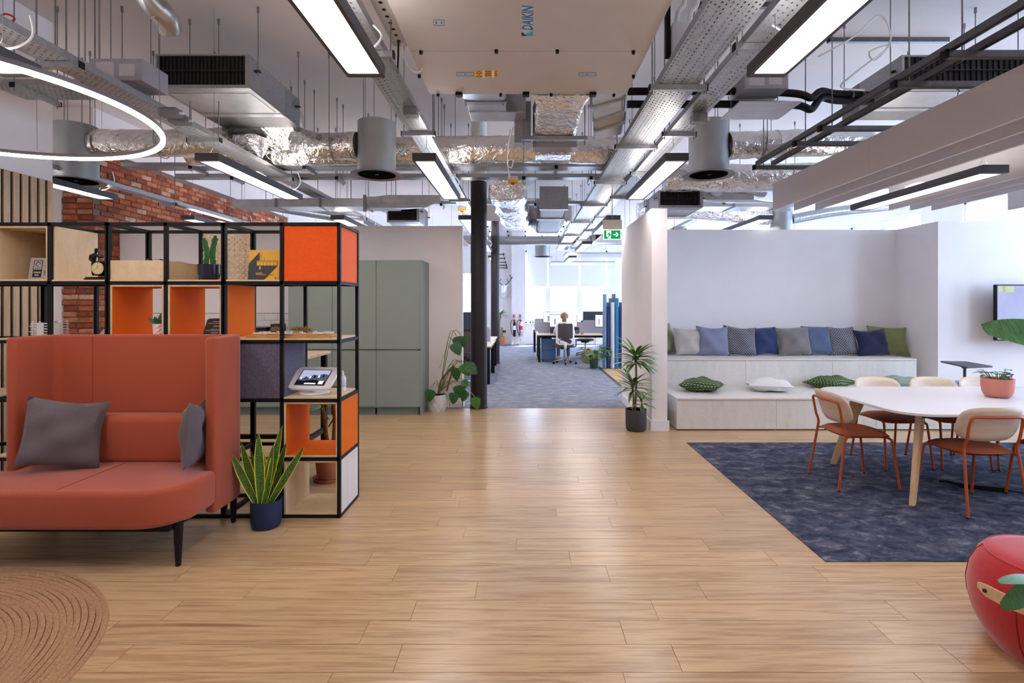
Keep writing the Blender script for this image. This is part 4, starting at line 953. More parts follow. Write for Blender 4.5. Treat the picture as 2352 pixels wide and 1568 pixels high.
# right unit
x0, x1, z0, z1 = cell(0, 0)
pan('A', 'felt_front', (x0, YF - .004, z0), (x1, YF + .006, z1), ORFELT); pan('A', 'felt_side', (SX[0] - .016, YF + .014, z0), (SX[0] - .002, YR - .014, z1), ORFELT); pan('A', 'felt_side', (x0, YF + .014, z0), (x0 + .01, YR - .014, z1), ORFELT); pan('A', 'felt_back', (x0, YR - .004, z0), (x1, YR + .006, z1), ORFELT); pan('A', 'felt_bottom', (x0, YF + .012, z0), (x1, YR - .012, z0 + .01), ORFELT)
shelf('A', 1, 0); shelf('A', 0, 1); shelf('A', 1, 1)
x0, x1, z0, z1 = cell(1, 1); pan('A', 'orange_side', (x0 - .006, YF + .012, z0), (x0 + .004, YR - .012, z1), ORLAM)
x0, x1, z0, z1 = cell(1, 2); pan('A', 'felt_front', (x0, YF - .004, z0), (x1, YF + .006, z1), GRFELT); pan('A', 'felt_side', (SX[1] - .004, YF + .014, z0), (SX[1] + .006, YR - .014, z1), GRFELT); pan('A', 'felt_side', (x0, YF + .014, z0), (x0 + .01, YR - .014, z1), GRFELT); pan('A', 'felt_back', (x0, YR - .004, z0), (x1, YR + .006, z1), GRFELT)
shelf('A', 0, 2); box('A', 0, 3, ORLAM); box('A', 0, 4, None)
z0, z1 = row_z(3); pan('A', 'orange_outer_side', (SX[0] - .012, YF + .013, z0 + .014), (SX[0] + .004, YR - .013, z1 - .014), ORLAM)
z0, z1 = row_z(4); pan('A', 'birch_outer_side', (SX[0] - .012, YF + .013, z0 + .022), (SX[0] + .004, YR - .013, z1 - .014), PLYW)
# second unit
for c in (2, 3): box('B', c, 1, ORLAM); shelf('B', c, 0)
x0, x1, z0, z1 = cell(2, 0)
# perforated back board with real round holes
def pegboard(u, x0, x1, z0, z1, y, nx, nz, r, th, m):
    mb = MB(); dx = (x1 - x0) / nx; dz = (z1 - z0) / nz; k = 8
    for i in range(nx):
        for j in range(nz):
            cx_, cz_ = x0 + (i + .5) * dx, z0 + (j + .5) * dz
            out = []; inn = []
            for q in range(k):
                a = 2 * PI * q / k + PI / k; c, s = math.cos(a), math.sin(a); f = 1 / max(abs(c), abs(s))
                out.append((cx_ + c * f * dx / 2, cz_ + s * f * dz / 2)); inn.append((cx_ + c * r, cz_ + s * r))
            for (pa, pb) in ((y, y),):
                vs = [(p[0], y, p[1]) for p in out] + [(p[0], y, p[1]) for p in inn] + [(p[0], y + th, p[1]) for p in inn] + [(p[0], y + th, p[1]) for p in out]
                fs = [(q, (q + 1) % k, k + (q + 1) % k, k + q) for q in range(k)] + [(k + q, k + (q + 1) % k, 2 * k + (q + 1) % k, 2 * k + q) for q in range(k)] + [(2 * k + q, 2 * k + (q + 1) % k, 3 * k + (q + 1) % k, 3 * k + q) for q in range(k)]
                mb.add(vs, fs)
    t = UN[u]; o = Vector(t.location); mb.v = [tuple(Vector(v) - o) for v in mb.v]
    return mb.build('perforated_back', m, t)
pegboard('B', x0 + .002, x1 - .002, z0, z1 - .008, YR - .004, 9, 9, .0092, .01, PLY)
x0, x1, z0, z1 = cell(3, 0); zh = z0 + .15; z0 += .010
pan('B', 'planter_front', (x0, YF - .004, z0), (x1, YF + .01, zh), PLY); pan('B', 'planter_back', (x0, YR - .01, z0), (x1, YR + .004, zh), PLY)
for a in (x0, x1 - .012): pan('B', 'planter_side', (a, YF + .01, z0), (a + .012, YR - .01, zh), PLY)
pan('B', 'planter_soil', (x0 + .012, YF + .01, z0), (x1 - .012, YR - .01, zh - .03), SOIL, 0)
# third unit
shelf('C', 4, 0); shelf('C', 4, 1); shelf('C', 5, 1)
x0, x1, z0, z1 = cell(4, 0); pan('C', 'wooden_side', (x0 - .004, YF + .012, z0), (x0 + .008, YR - .012, z1), PLY)
box('C', 5, 0, None); x0, x1, z0, z1 = cell(5, 0); pan('C', 'box_back', (x0 + .014, YR - .012, z0 + .014), (x1 - .014, YR, z1 - .014), PLY)
shelf('D', 6, 0); shelf('D', 6, 2); shelf('C', 5, 3)

# ---- things standing on the shelves
def ztop(r): return row_z(r)[0] + tb / 2 + .0115
# yellow book
bw = .282; bh2 = .262; zc = ztop(0); bx = at(568, 640, Y=YF + .08).x; by = YF + .09
t = thing('book', 'yellow and black square book standing beside the orange cube', 'book', (bx + bw * .4, by, zc)); W2 = .225; H2 = .226
tilt = -.12
def bk(u, v, d=0.): return Vector((u * W2 - W2 * .5, -.004 - d + v * H2 * math.sin(-tilt), v * H2 * math.cos(tilt)))
Rb = Matrix.Rotation(tilt, 3, 'X')
MB().box(Rb @ Vector((0, .014, H2 / 2)), (W2, .024, H2), Rb).build('page_block', mat('book_pages', '#d9c7c4', .8), t)
YB = mat('book_cover_yellow', '#e3ab0a', .45, var=.02); BB = mat('book_cover_black', '#2b2a2c', .5, var=.02)
MB().box(Rb @ Vector((0, .0005, H2 / 2)), (W2 + .004, .004, H2 + .004), Rb).build('front_cover', YB, t); MB().box(Rb @ Vector((0, .028, H2 / 2)), (W2 + .004, .004, H2 + .004), Rb).build('back_cover', YB, t)
cv = lambda nm, poly, m, d=.0: flat(nm, [bk(u, v, d) for u, v in poly], m, t, .0004)
cv('cover_print', [(0, 0), (.52, 0), (.94, .47), (.34, .60), (.34, .94), (0, .55)], BB, .0003); cv('cover_print', [(.26, .48), (.93, .48), (.93, .65), (.26, .65)], YB, .001)
for i in range(7): u = .26 + .67 * i / 6; cv('cover_line', [(u, .48), (u + .008, .48), (u + .008, .65), (u, .65)], BB, .0018)
for v in (.48, .60, .645): cv('cover_line', [(.26, v), (.93, v), (.93, v + .007), (.26, v + .007)], BB, .0018)
for u, v in ((.36, .86), (.42, .92), (.5, .78)): cv('cover_line', [(u, .65), (u + .006, .65), (u + .006, v), (u, v)], BB, .0018)
cv('cover_print', [(.35, .36), (.41, .36), (.41, .46), (.35, .46)], YB, .001)
xd = Vector((1, 0, 0)); yd = Vector((0, math.sin(-tilt), math.cos(tilt)))
text('HLM50+', .015, bk(.25, .21, .0018), xd, yd, YB, t, bold=.02); cv('cover_caption', [(.26, .175), (.6, .175), (.6, .192), (.26, .192)], YB, .0018); cv('cover_caption', [(.71, .175), (.85, .175), (.85, .188), (.71, .188)], BB, .0018); cv('cover_caption', [(.9, .04), (.93, .04), (.93, .1), (.9, .1)], BB, .0018)
# cactus
def pot(t, prof, m, n=28, soil=None, ribs=0):
    o = MB().lathe(prof, n=n).build('pot', m, t, True)
    if ribs:
        for v in o.data.vertices:
            a = math.atan2(v.co.y, v.co.x); r = math.hypot(v.co.x, v.co.y)
            if v.co.z > .012 and r > 1e-4: k = 1 + .012 * math.cos(ribs * a); v.co.x *= k; v.co.y *= k
    if soil: MB().lathe([(0, soil[1]), (soil[0], soil[1])], n=n).build('soil', SOIL, t)
    return o
CACT = mat('cactus_skin', '#2f6b35', .6, var=.2, scale=30)
p = at(479, 643, Y=YF + .07); t = thing('potted_cactus', 'two-stemmed green cactus in a glossy dark navy pot', 'cactus', (p.x, YF + .08, ztop(0)))
pot(t, [(.055, 0), (.068, .012), (.075, .05), (.076, .115), (.070, .115), (.066, .1)], NAVYP, soil=(.069, .1))
for dx, dy, hh, sd in ((-.03, 0, .215, 1), (.03, .01, .235, 2)):
    mb = MB(); rr = random.Random(sd); n = 16; ks = 20; vs = []
    for i in range(ks):
        f = i / (ks - 1)
        for j in range(n):
            a = 2 * PI * j / n; r = (.0065 + .0085 * math.sin(min(1, f * 1.6 + .25) * PI * .62)) * (1 + (.38 if j % 4 == 0 else -.18 if j % 4 == 2 else 0)) * (1 if f < .94 else .55)
            if j % 4 == 0: r *= 1 + rr.uniform(-.1, .22)
            vs.append((dx + r * math.cos(a) + .012 * math.sin(f * 4) * (1 if dx < 0 else -1), dy + r * math.sin(a), .095 + hh * f))
    mb.add(vs, [(i * n + j, i * n + (j + 1) % n, (i + 1) * n + (j + 1) % n, (i + 1) * n + j) for i in range(ks - 1) for j in range(n)] + [tuple(range((ks - 1) * n, ks * n))])
    mb.build('cactus_stem', CACT, t)
# trailing plant in the wooden planter
t = thing('planter_plant', 'low green leafy plant showing above the wooden planter box', 'plant', (-2.8, 4.1, ztop(0) + .12)); r8 = random.Random(21)
for i in range(12):
    a = r8.uniform(0, 2 * PI); leaf('leaf', (r8.uniform(-.12, .12), r8.uniform(-.05, .05), 0), (math.cos(a), math.sin(a) * .5, .55), r8.uniform(.1, .19), .03, 1.1, LEAF, t)
# bronze clock with a figure leaning on it
BRZ = mat('dark_bronze', '#1d1917', .35, .6, var=.2, scale=30); CLK = mat('clock_face', '#d8c48e', .5, var=.05)
cb_ = at(228, 640, Y=YF + .06); t = thing('figurine_clock', 'dark bronze clock with a standing figure leaning against it', 'clock', (cb_.x, YF + .07, ztop(0)))
MB().prism(rrect(.2, .1, .03, 4), 0, .012).build('base', BRZ, t, False, .003); MB().b2((-.09, -.03, .012), (.02, .03, .022)).build('plinth', BRZ, t, False, .004)
# body as one continuous skin
def skin_body(name, joints, edges, m, parent, sub=2, root=0):
    me = bpy.data.meshes.new(name); me.from_pydata([j[:3] for j in joints], edges, [])
    o = link(name, me, None, parent); md = o.modifiers.new('Skin', 'SKIN'); md.use_smooth_shade = True; md.branch_smoothing = .6
    for i, v in enumerate(me.skin_vertices[0].data):
        r = joints[i][3]; v.radius = (r, r) if not isinstance(r, tuple) else r; v.use_root = (i == root)
    sb = o.modifiers.new('Subsurf', 'SUBSURF'); sb.levels = sb.render_levels = sub
    dg = bpy.context.evaluated_depsgraph_get(); ev = o.evaluated_get(dg); nm = bpy.data.meshes.new_from_object(ev)
    o.modifiers.clear(); o.data = nm; nm.materials.clear(); nm.materials.append(m)
    for p in nm.polygons: p.use_smooth = True
    return o
J = [(-.045, 0, .115, .018), (-.05, 0, .15, .017), (-.045, 0, .185, .019), (-.035, 0, .2, .009), (-.028, 0, .22, .015), (-.026, 0, .238, .012), (-.055, 0, .07, .011), (-.052, 0, .03, .008), (-.033, 0, .07, .011), (-.035, .005, .03, .008), (-.02, -.01, .187, .009), (.0, -.012, .165, .007), (.035, -.01, .172, .007), (-.065, -.01, .185, .009), (-.07, -.012, .15, .007), (-.045, -.03, .14, .006)]
skin_body('figure', J, [(0, 1), (1, 2), (2, 3), (3, 4), (4, 5), (0, 6), (6, 7), (0, 8), (8, 9), (2, 10), (10, 11), (11, 12), (2, 13), (13, 14), (14, 15)], BRZ, t, 1)
MB().lathe([(.0, -.03), (.048, -.03), (.055, -.018), (.055, .02), (0, .025)], (.005, 0, .085), 28, 'y').build('clock_case', BRZ, t, True); MB().lathe([(0, -.033), (.044, -.033), (.044, -.029)], (.005, 0, .085), 28, 'y').build('clock_dial', CLK, t)
for i in range(12):
    a = i * PI / 6; c, s = math.cos(a), math.sin(a); MB().box((.005 + .037 * c, -.0335, .085 + .037 * s), (.006 if i % 3 == 0 else .003,) + (.001, .003)).build('hour_mark', BLKT, t)
T('hour_hand', [(.005, -.0345, .085), (.003, -.0345, .108)], .0014, BLKT, t, 5); T('minute_hand', [(.005, -.0345, .085), (-.024, -.0345, .07)], .0011, BLKT, t, 5)
T('handlebar', spline([(.03, 0, .12), (.055, 0, .17), (.075, -.01, .155), (.085, 0, .11), (.06, 0, .05), (.03, 0, .03)], 5), .008, BRZ, t); MB().lathe([(0, -.01), (.035, -.01), (.035, .01), (0, .01)], (.06, .02, .05), 18, 'y').build('wheel', BRZ, t, True)
# award plaque in the top-left box
pc = at(85, 640, Y=YF + .14); t = thing('award_plaque', 'pale grey award plaque with a black badge leaning in the wooden box', 'plaque', (pc.x + .04, YF + .16, ztop(0) + .006))
PG = mat('plaque_grey', '#b5aba4', .5, var=.03); Rp = Matrix.Rotation(-.16, 3, 'X'); MB().box(Rp @ Vector((0, .006, .085)), (.26, .012, .17), Rp).build('board', PG, t, False, .002)
def pl(u, v, d=.001): return Rp @ Vector((-.13 + .26 * u, -d, .17 * v))
q = lambda nm, poly, m, d: flat(nm, [pl(u, v, d) for u, v in poly], m, t, .0004)
q('badge', [(.12, .12), (.38, .12), (.38, .88), (.12, .88)], BLKT, .0006); q('badge_field', [(.14, .46), (.36, .46), (.36, .85), (.14, .85)], PG, .0012); q('badge_line', [(.15, .3), (.35, .3), (.35, .37), (.15, .37)], PG, .0012)
MB().tube([pl(.25 + .06 * math.cos(a), .71 + .09 * math.sin(a), .002) for a in [i * PI / 8 for i in range(14)]], .0022, 5).build('badge_symbol', BLKT, t)
for i in range(3): q('badge_dot', [(.18 + i * .06, .5), (.205 + i * .06, .5), (.205 + i * .06, .54), (.18 + i * .06, .54)], BLKT, .002)
pxd, pyd = Vector((1, 0, 0)), Rp @ Vector((0, 0, 1)); q('badge_line', [(.19, .18), (.31, .18), (.31, .25), (.19, .25)], PG, .0016); text('HLM A', .021, pl(.45, .6, .0012), pxd, pyd, BLKT, t, bold=.02)
for v in (.40, .345, .29, .22): q('caption_line', [(.44, v), (.7, v), (.7, v + .025), (.44, v + .025)], DARK, .0012)
# small white pot with a dark plant
pp = at(361, 764, Y=YF + .1); t = thing('potted_plant', 'small dark-leaved plant in a white diamond-patterned pot in the orange box', 'plant', (pp.x, YF + .12, ztop(1) + .006))
mbp = MB(); n = 12
rg_ = [[((.034 + .009 * f) * (1.05 if (j + i) % 2 else .97) * math.cos(2 * PI * j / n), (.034 + .009 * f) * (1.05 if (j + i) % 2 else .97) * math.sin(2 * PI * j / n), .095 * f) for j in range(n)] for i, f in enumerate([k / 6 for k in range(7)])]
mbp.add([p for r in rg_ for p in r], [(i * n + j, i * n + (j + 1) % n, (i + 1) * n + (j + 1) % n, (i + 1) * n + j) for i in range(6) for j in range(n)] + [tuple(range(n))[::-1]]); mbp.build('pot', WHITEP, t); MB().lathe([(0, .088), (.04, .088)], n=14).build('soil', SOIL, t)
for d, l in (((.25, -.1, 1), .1), ((-.9, -.1, .55), .1), ((.1, .2, 1), .08), ((-.3, -.3, .8), .07), ((.5, .1, .8), .07)): leaf2((0, 0, .088), d, (0, -1, .3), l, .034, LEAFD, t, .3)
# black slate award
ps = at(485, 764, Y=YF + .13); t = thing('slate_award', 'black slate award plate with engraved lines in the orange box', 'plaque', (ps.x + .01, YF + .15, ztop(1) + .006)); SL = mat('slate', '#2a2524', .7, var=.25, scale=25, bmp=.4, bscale=40)
poly = [(-.09, 0), (.1, 0), (.098, .13), (.06, .137), (-.05, .135), (-.065, .125)]; Rs = Matrix.Rotation(-.2, 3, 'X')
mb = MB(); mb.add([Rs @ Vector((x, 0, z)) for x, z in poly] + [Rs @ Vector((x, .012, z)) for x, z in poly], [tuple(range(6)), tuple(range(6, 12))[::-1]] + [(i, (i + 1) % 6, 6 + (i + 1) % 6, 6 + i) for i in range(6)]); mb.build('slate_plate', SL, t)
sl = mat('engraving', '#a58f83', .7); sy = Rs @ Vector((0, 0, 1))
for v, u0, u1, hh in ((.108, -.02, .055, .006), (.095, -.055, .09, .005), (.079, -.012, .042, .004), (.071, -.014, .042, .004), (.05, -.03, .048, .005), (.041, -.07, .09, .005), (.022, -.025, .03, .007)):
    flat('engraved_line', [Rs @ Vector((u0, -.001, v)), Rs @ Vector((u1, -.001, v)), Rs @ Vector((u1, -.001, v + hh)), Rs @ Vector((u0, -.001, v + hh))], sl, t, .0004)
text('HLM', .013, Rs @ Vector((-.012, -.001, .006)), (1, 0, 0), sy, sl, t, bold=.02)
# paper study models on the lower left shelf
PAP = mat('paper_white', '#d9d6d4', .8, var=.04); CLR = glass('acrylic', (.85, .88, .9, 1), .15)
for i, (px, wd, mm, lb) in enumerate(((100, .16, PAP, 'white layered paper tower model behind the sofa back, left one'), (132, .1, mat('model_card', '#b9b3ab', .8), 'grey card tower model behind the sofa back, right one'))):
    pm_ = at(px, 764, Y=YF + .12); t = thing('study_model', lb, 'architectural model', (pm_.x, YF + .13, ztop(1)), .2 * i)
    for k in range(6): MB().b2((-wd / 2 + .01 * (k % 2), -.04, .02 * k), (wd / 2 - .012 * ((k + 1) % 2), .04, .02 * k + .006)).build('floor_plate', mm, t)
    for sx in (-1, 1):
        for sy_ in (-1, 1): MB().b2((sx * wd * .4 - .004, sy_ * .03 - .004, 0), (sx * wd * .4 + .004, sy_ * .03 + .004, .12 + .01 * (sx > 0))).build('support', mm, t)
    MB().b2((-.02, -.043, .01), (.03, -.041, .11)).build('facade_sheet', PAP, t)
# city site model on the wooden shelf
pz = ztop(1); t = thing('site_model', 'flat wooden site model with white blocks and dried moss trees', 'architectural model', (-1.72, YF + .16, pz), .03)
MDL = mat('model_wood', '#c08a48', .6, var=.15, scale=20); MB().b2((-.31, -.13, 0), (.31, .13, .02)).build('baseboard', MDL, t, False, .002); MB().b2((-.27, -.1, .02), (.22, .12, .028)).build('contour_layer', MDL, t); r9 = random.Random(4)
for i in range(26): x, y = r9.uniform(-.28, .28), r9.uniform(-.12, .06); a, b_ = r9.uniform(.015, .05), r9.uniform(.012, .025); MB().box((x, y, .028 + .006), (a, b_, r9.uniform(.008, .018)), Matrix.Rotation(r9.uniform(-.4, .4), 3, 'Z')).build('model_block', PAP, t)
MS = mat('dried_moss', '#9a7a45', .95, var=.4, scale=60)
for i in range(16):
    x, y = -.2 + .3 * r9.random(), .02 + .08 * r9.random(); s_ = r9.uniform(.02, .036); mb = MB()
    for k in range(22):
        d = Vector((r9.uniform(-1, 1), r9.uniform(-1, 1), r9.uniform(-.2, 1))).normalized(); c = Vector((x, y, .03 + s_ * .6)); mb.tube([c, c + d * s_], [.002, .0012], 4)
    mb.build('moss_tree', MS, t)
# tablet on a white stand
tp = at(722, 903, Y=YF + .16); t = thing('tablet_stand', 'tablet in a white tilted stand on the wooden shelf', 'tablet', (tp.x, YF + .17, ztop(2)), -.12)
MB().lathe([(.0, 0), (.105, 0), (.11, .004), (.105, .01), (.03, .014), (.028, .05), (0, .05)], n=36).build('stand_base', WHITEP, t, True)
Rt = Matrix.Rotation(-.95, 3, 'X'); cen = Vector((0, -.01, .105))
def tb_(u, v, d): return cen + Rt @ Vector((u, -d, v))
def plate(nm, w, h, r, d0, d1, m):
    P = rrect(w, h, r, 6); n = len(P); return MB().add([tb_(x, y, d0) for x, y in P] + [tb_(x, y, d1) for x, y in P], [tuple(range(n)), tuple(range(n, 2 * n))[::-1]] + [(i, (i + 1) % n, n + (i + 1) % n, n + i) for i in range(n)]).build(nm, m, t, False)
plate('white_case', .34, .235, .05, 0, .018, WHITEP); plate('bezel', .236, .17, .006, .018, .0195, SCREENB)
TS = emit('tablet_sky', '#b9c2e6', .55); TB = emit('tablet_building', '#6d7288', .35); TD = emit('tablet_dark', '#23252d', .3); TW = emit('tablet_panel', '#eef0f5', .7)
plate('screen', .222, .158, .002, .0195, .0199, TS)
scr = lambda nm, poly, m, d: flat(nm, [tb_(-.111 + .222 * u, -.079 + .158 * v, d) for u, v in poly], m, t, .0003)
scr('picture', [(0, .0), (1, 0), (1, .68), (.8, .75), (.62, .62), (.5, .7), (.3, .5), (0, .42)], TB, .0202); scr('picture', [(0, .0), (1, 0), (1, .2), (.55, .34), (.2, .26), (0, .3)], TD, .0208)
for i in range(6): scr('picture', [(.06 + i * .15, .36 + .03 * i), (.12 + i * .15, .36 + .03 * i), (.12 + i * .15, .5 + .035 * i), (.06 + i * .15, .5 + .035 * i)], TD if i % 2 else TW, .0212)
scr('caption_bar', [(.3, .04), (.7, .04), (.7, .12), (.3, .12)], TW, .0214)
scr('info_panel', [(.78, .05), (.95, .05), (.95, .26), (.78, .26)], TW, .0214)
# sanitiser bottle
bp = at(785, 893, Y=YF + .26); t = thing('pump_bottle', 'small white pump bottle behind the tablet', 'bottle', (bp.x, YF + .28, ztop(2)))
MB().lathe([(.024, 0), (.026, .004), (.026, .1), (.02, .115), (.01, .12), (.01, .13)], n=18).build('bottle', WHITEP, t, True); MB().lathe([(.012, .125), (.012, .142), (.005, .145), (.005, .155)], n=12).build('pump', WHITEP, t, True); T('nozzle', [(0, 0, .153), (-.025, 0, .152), (-.03, 0, .147)], .004, WHITEP, t, 6); MB().lathe([(.0262, .03), (.0266, .03), (.0266, .08), (.0262, .08)], n=18).build('label', mat('bottle_label', '#c9ccd2', .6, var=.2, scale=50), t)

# ================================================================ coral high-back sofa
t = thing('sofa', 'coral high-back two-seat sofa with rounded seat and black legs', 'sofa', (-2.69, 3.45, 0)); so = Vector(t.location)
def SP(poly): return [(x - so.x, y - so.y) for x, y in poly]
xl, xr, yf, yb, th = -3.375, -2.005, 3.48, 3.862, .072
outer = [(xl, yf)] + [(xl + .1 - .1 * math.cos(a), yb - .1 + .1 * math.sin(a)) for a in [i * PI / 12 for i in range(0, 7)]] + [(xr - .1 + .1 * math.sin(a), yb - .1 + .1 * math.cos(a)) for a in [i * PI / 12 for i in range(0, 7)]] + [(xr, yf)]
inner = [(xr - th, yf)] + [(xr - th - .05 + .05 * math.cos(a), yb - th - .05 + .05 * math.sin(a)) for a in [i * PI / 8 for i in range(0, 5)]] + [(xl + th + .05 - .05 * math.sin(a), yb - th - .05 + .05 * math.cos(a)) for a in [i * PI / 8 for i in range(0, 5)]] + [(xl + th, yf)]
o = MB().prism(SP(outer + inner), .185, 1.33).build('high_back', CORAL, t, True, .022, 3)
xs_, xe = -3.39, -1.99; r = .24; y0s = 3.045
seat = [(xs_ + r - r * math.cos(a), y0s + r - r * math.sin(a)) for a in [i * PI / 16 for i in range(0, 9)]] + [(xe - r + r * math.sin(a), y0s + r - r * math.cos(a)) for a in [i * PI / 16 for i in range(0, 9)]] + [(xe, 3.47), (xr - th - .003, 3.47), (xr - th - .003, 3.77), (xl + th + .003, 3.77), (xl + th + .003, 3.47), (xs_, 3.47)]
MB().prism(SP(seat), .255, .475).build('seat', CORAL, t, True, .03, 3)
MB().b2((xl + th - so.x + .004, 3.62 - so.y, .46), (xr - th - so.x - .004, 3.788 - so.y, .79)).build('lumbar_cushion', CORAL, t, True, .05, 4)
SEAM = mat('seam_thread', '#8a3a2a', .9); T('seat_seam', [(0, y0s + .01 - so.y, .4), (0, y0s + .02 - so.y, .462), (0, y0s + .04 - so.y, .4752), (0, 3.62 - so.y, .4752)], .0022, SEAM, t, 6)
T('back_seam', [(-.36, 3.789 - so.y, .8), (-.36, 3.789 - so.y, 1.315)], .0018, SEAM, t, 6)
MB().prism([(x * .97, y * .97) for x, y in SP([(xs_ + .05, 3.1), (xe - .05, 3.1), (xe - .05, 3.45), (xr - th, 3.75), (xl + th, 3.75), (xs_ + .05, 3.45)])], .225, .258).build('under_frame', BLACK, t)
for x, y in ((-2.045, 3.17), (-3.335, 3.17), (-2.06, 3.80), (-3.32, 3.80)):
    MB().cyl((x - so.x, y - so.y, .26), (x - so.x, y - so.y, 0), .028, .015, 16).build('leg', BLACK, t, True)
cushion('scatter_cushion', 'grey square cushion leaning at the left end of the coral sofa', CUSHG, (-2.99, 3.48, .475 + .235), .44, .44, .15, (-.32, .12, .45), 3)
cushion('scatter_cushion', 'grey cushion seen edge-on against the right wing of the sofa', CUSHG, (-2.16, 3.52, .475 + .225), .42, .42, .14, (-.06, -.12, -1.25), 5)

# ---- snake plant
p = at(610, 1206, Y=3.72); t = thing('snake_plant', 'variegated snake plant in a ribbed blue pot by the shelving', 'plant', (p.x, 3.73, 0))
pot(t, [(.082, 0), (.092, .01), (.099, .05), (.101, .19), (.095, .19), (.092, .17)], BLUEP, 96, (.093, .17), ribs=48)
r1 = random.Random(31); snk = lambda u: .62 + .38 * math.sin(min(1, u / .5) * PI / 2) if u < .5 else max(.0, math.cos((u - .5) / .5 * PI / 2)) ** .7
for i, (dx, dz, l, w) in enumerate(((-.02, 1, .50, .055), (-.62, .85, .40, .045), (.5, .95, .44, .05), (-.12, 1, .44, .06), (.33, .9, .56, .05), (.72, .75, .50, .045), (-.4, .8, .44, .05), (-.22, .95, .40, .055), (.12, 1, .36, .05), (.05, .9, .30, .045), (-.1, .8, .28, .05), (.22, .8, .42, .05), (-.5, .7, .36, .04), (-.3, .6, .40, .04), (.4, .7, .28, .04))):
    b = Vector((.06 * dx + r1.uniform(-.02, .02), r1.uniform(-.04, .04), .165))
    leaf2(b, (dx * .62, r1.uniform(-.12, .06), dz), (r1.uniform(-.7, .7), -1, .1), l, w * 1.25, SNAKE, t, .25 * (1 if dx < .3 else -1) * abs(dx), snk, 11, .3)

# ---- jute rug of concentric braids
t = thing('jute_rug', 'round braided jute rug on the wood floor, lower left', 'rug', (-2.97, 2.0, 0)); R0 = 1.12; nb = 42
for i in range(nb):
    rr = R0 * (i + .6) / nb; seg = max(16, int(96 * (i + 1) / nb)); vs = []
    prof = [(-.0135, .0005), (-.012, .009), (0, .0125), (.012, .009), (.0135, .0005)]
    for j in range(seg):
        a = 2 * PI * j / seg; w = 1 + .0025 * math.sin(9 * a + i)
        for dr, z in prof: vs.append(((rr + dr) * w * math.cos(a), (rr + dr) * w * math.sin(a), z + .0012 * math.sin(31 * a + i)))
    MB().add(vs, [(j * 5 + k, j * 5 + k + 1, ((j + 1) % seg) * 5 + k + 1, ((j + 1) % seg) * 5 + k) for j in range(seg) for k in range(4)]).build('braid', JUTE, t, True)

# ---- red pouf with wooden strap
t = thing('pouf', 'red round upholstered pouf with a wooden strap handle', 'pouf', (2.375, 2.36, 0))
prof = [(.235, 0), (.26, .03), (.3, .1), (.325, .19), (.33, .25), (.318, .33), (.29, .39), (.262, .418), (.2, .43), (0, .434)]
MB().lathe(prof, n=48).build('body', REDF, t, True)
for k in range(6):
    a = .35 + k * PI / 3; T('seam', [((q[0] + .001) * math.cos(a), (q[0] + .001) * math.sin(a), q[1]) for q in prof[:8]], .0022, mat('pouf_seam_%d' % k, '#8f161c', .9), t, 5)
T('top_seam', [(.264 * math.cos(a), .264 * math.sin(a), .418) for a in [i * 2 * PI / 48 for i in range(48)]], .003, REDF, t, 5, True)
mb = MB(); P = []
for i in range(13):
    a = math.radians(176 + i * 8.2); rr = .326 + (.03 if 0 < i < 12 else .022); zz = .30 - .0 * i; hw = .026 if 0 < i < 12 else .012
    P += [(rr * math.cos(a), rr * math.sin(a), zz - hw), (rr * math.cos(a), rr * math.sin(a), zz + hw)]
Q = [((math.hypot(p[0], p[1]) + .009) * p[0] / math.hypot(p[0], p[1]), (math.hypot(p[0], p[1]) + .009) * p[1] / math.hypot(p[0], p[1]), p[2]) for p in P]
n = 13; vs = P + Q; o_ = 2 * n
fs = [(2 * i, 2 * i + 1, 2 * i + 3, 2 * i + 2) for i in range(n - 1)] + [(o_ + 2 * i, o_ + 2 * i + 2, o_ + 2 * i + 3, o_ + 2 * i + 1) for i in range(n - 1)] + [(2 * i, 2 * i + 2, o_ + 2 * i + 2, o_ + 2 * i) for i in range(n - 1)] + [(2 * i + 1, o_ + 2 * i + 1, o_ + 2 * i + 3, 2 * i + 3) for i in range(n - 1)] + [(0, o_, o_ + 1, 1), (2 * n - 2, 2 * n - 1, o_ + 2 * n - 1, o_ + 2 * n - 2)]
MB().add(vs, fs).build('strap', BEECH, t, True)
for i in (1, 11):
    a = math.radians(176 + i * 8.2); d = Vector((math.cos(a), math.sin(a), 0)); MB().cyl(d * .30 + Vector((0, 0, .3)), d * .372 + Vector((0, 0, .3)), .008, n=10).build('strap_screw', DARK, t, True)

# ---- broad-leaved plant at the right edge
t = thing('broad_leaf_plant', 'tall broad-leaved plant in a grey pot just beyond the pouf', 'plant', (1.86, 1.5, 0))
pot(t, [(.13, 0), (.14, .01), (.16, .15), (.165, .32), (.155, .32), (.15, .3)], CHARP, soil=(.15, .3))
def stalk_leaf(tip_base, direction, length, width, droop, m=LEAFBIG, roll=0., r=.006, **kw):
    tb2 = Vector(tip_base); T('stalk', spline([(0, 0, .28), (tb2.x * .25, tb2.y * .3, .3 + (tb2.z - .3) * .6), tb2], 6), [r * 1.4 - i * .00004 * 8 for i in range(13)], STEM, t, 6)
    return leaf('leaf', tb2, direction, length, width, droop, m, t, roll, n=12, fold=.18, b0=.25, **kw)
stalk_leaf((.05, .15, 1.7), (.2, 1, .5), .5, .2, 1.0); stalk_leaf((.2, -.1, 1.3), (1, -.2, .5), .45, .2, 1.2); stalk_leaf((.1, -.2, 1.55), (.5, -1, .4), .45, .2, 1.1)
bo = Vector(t.location)
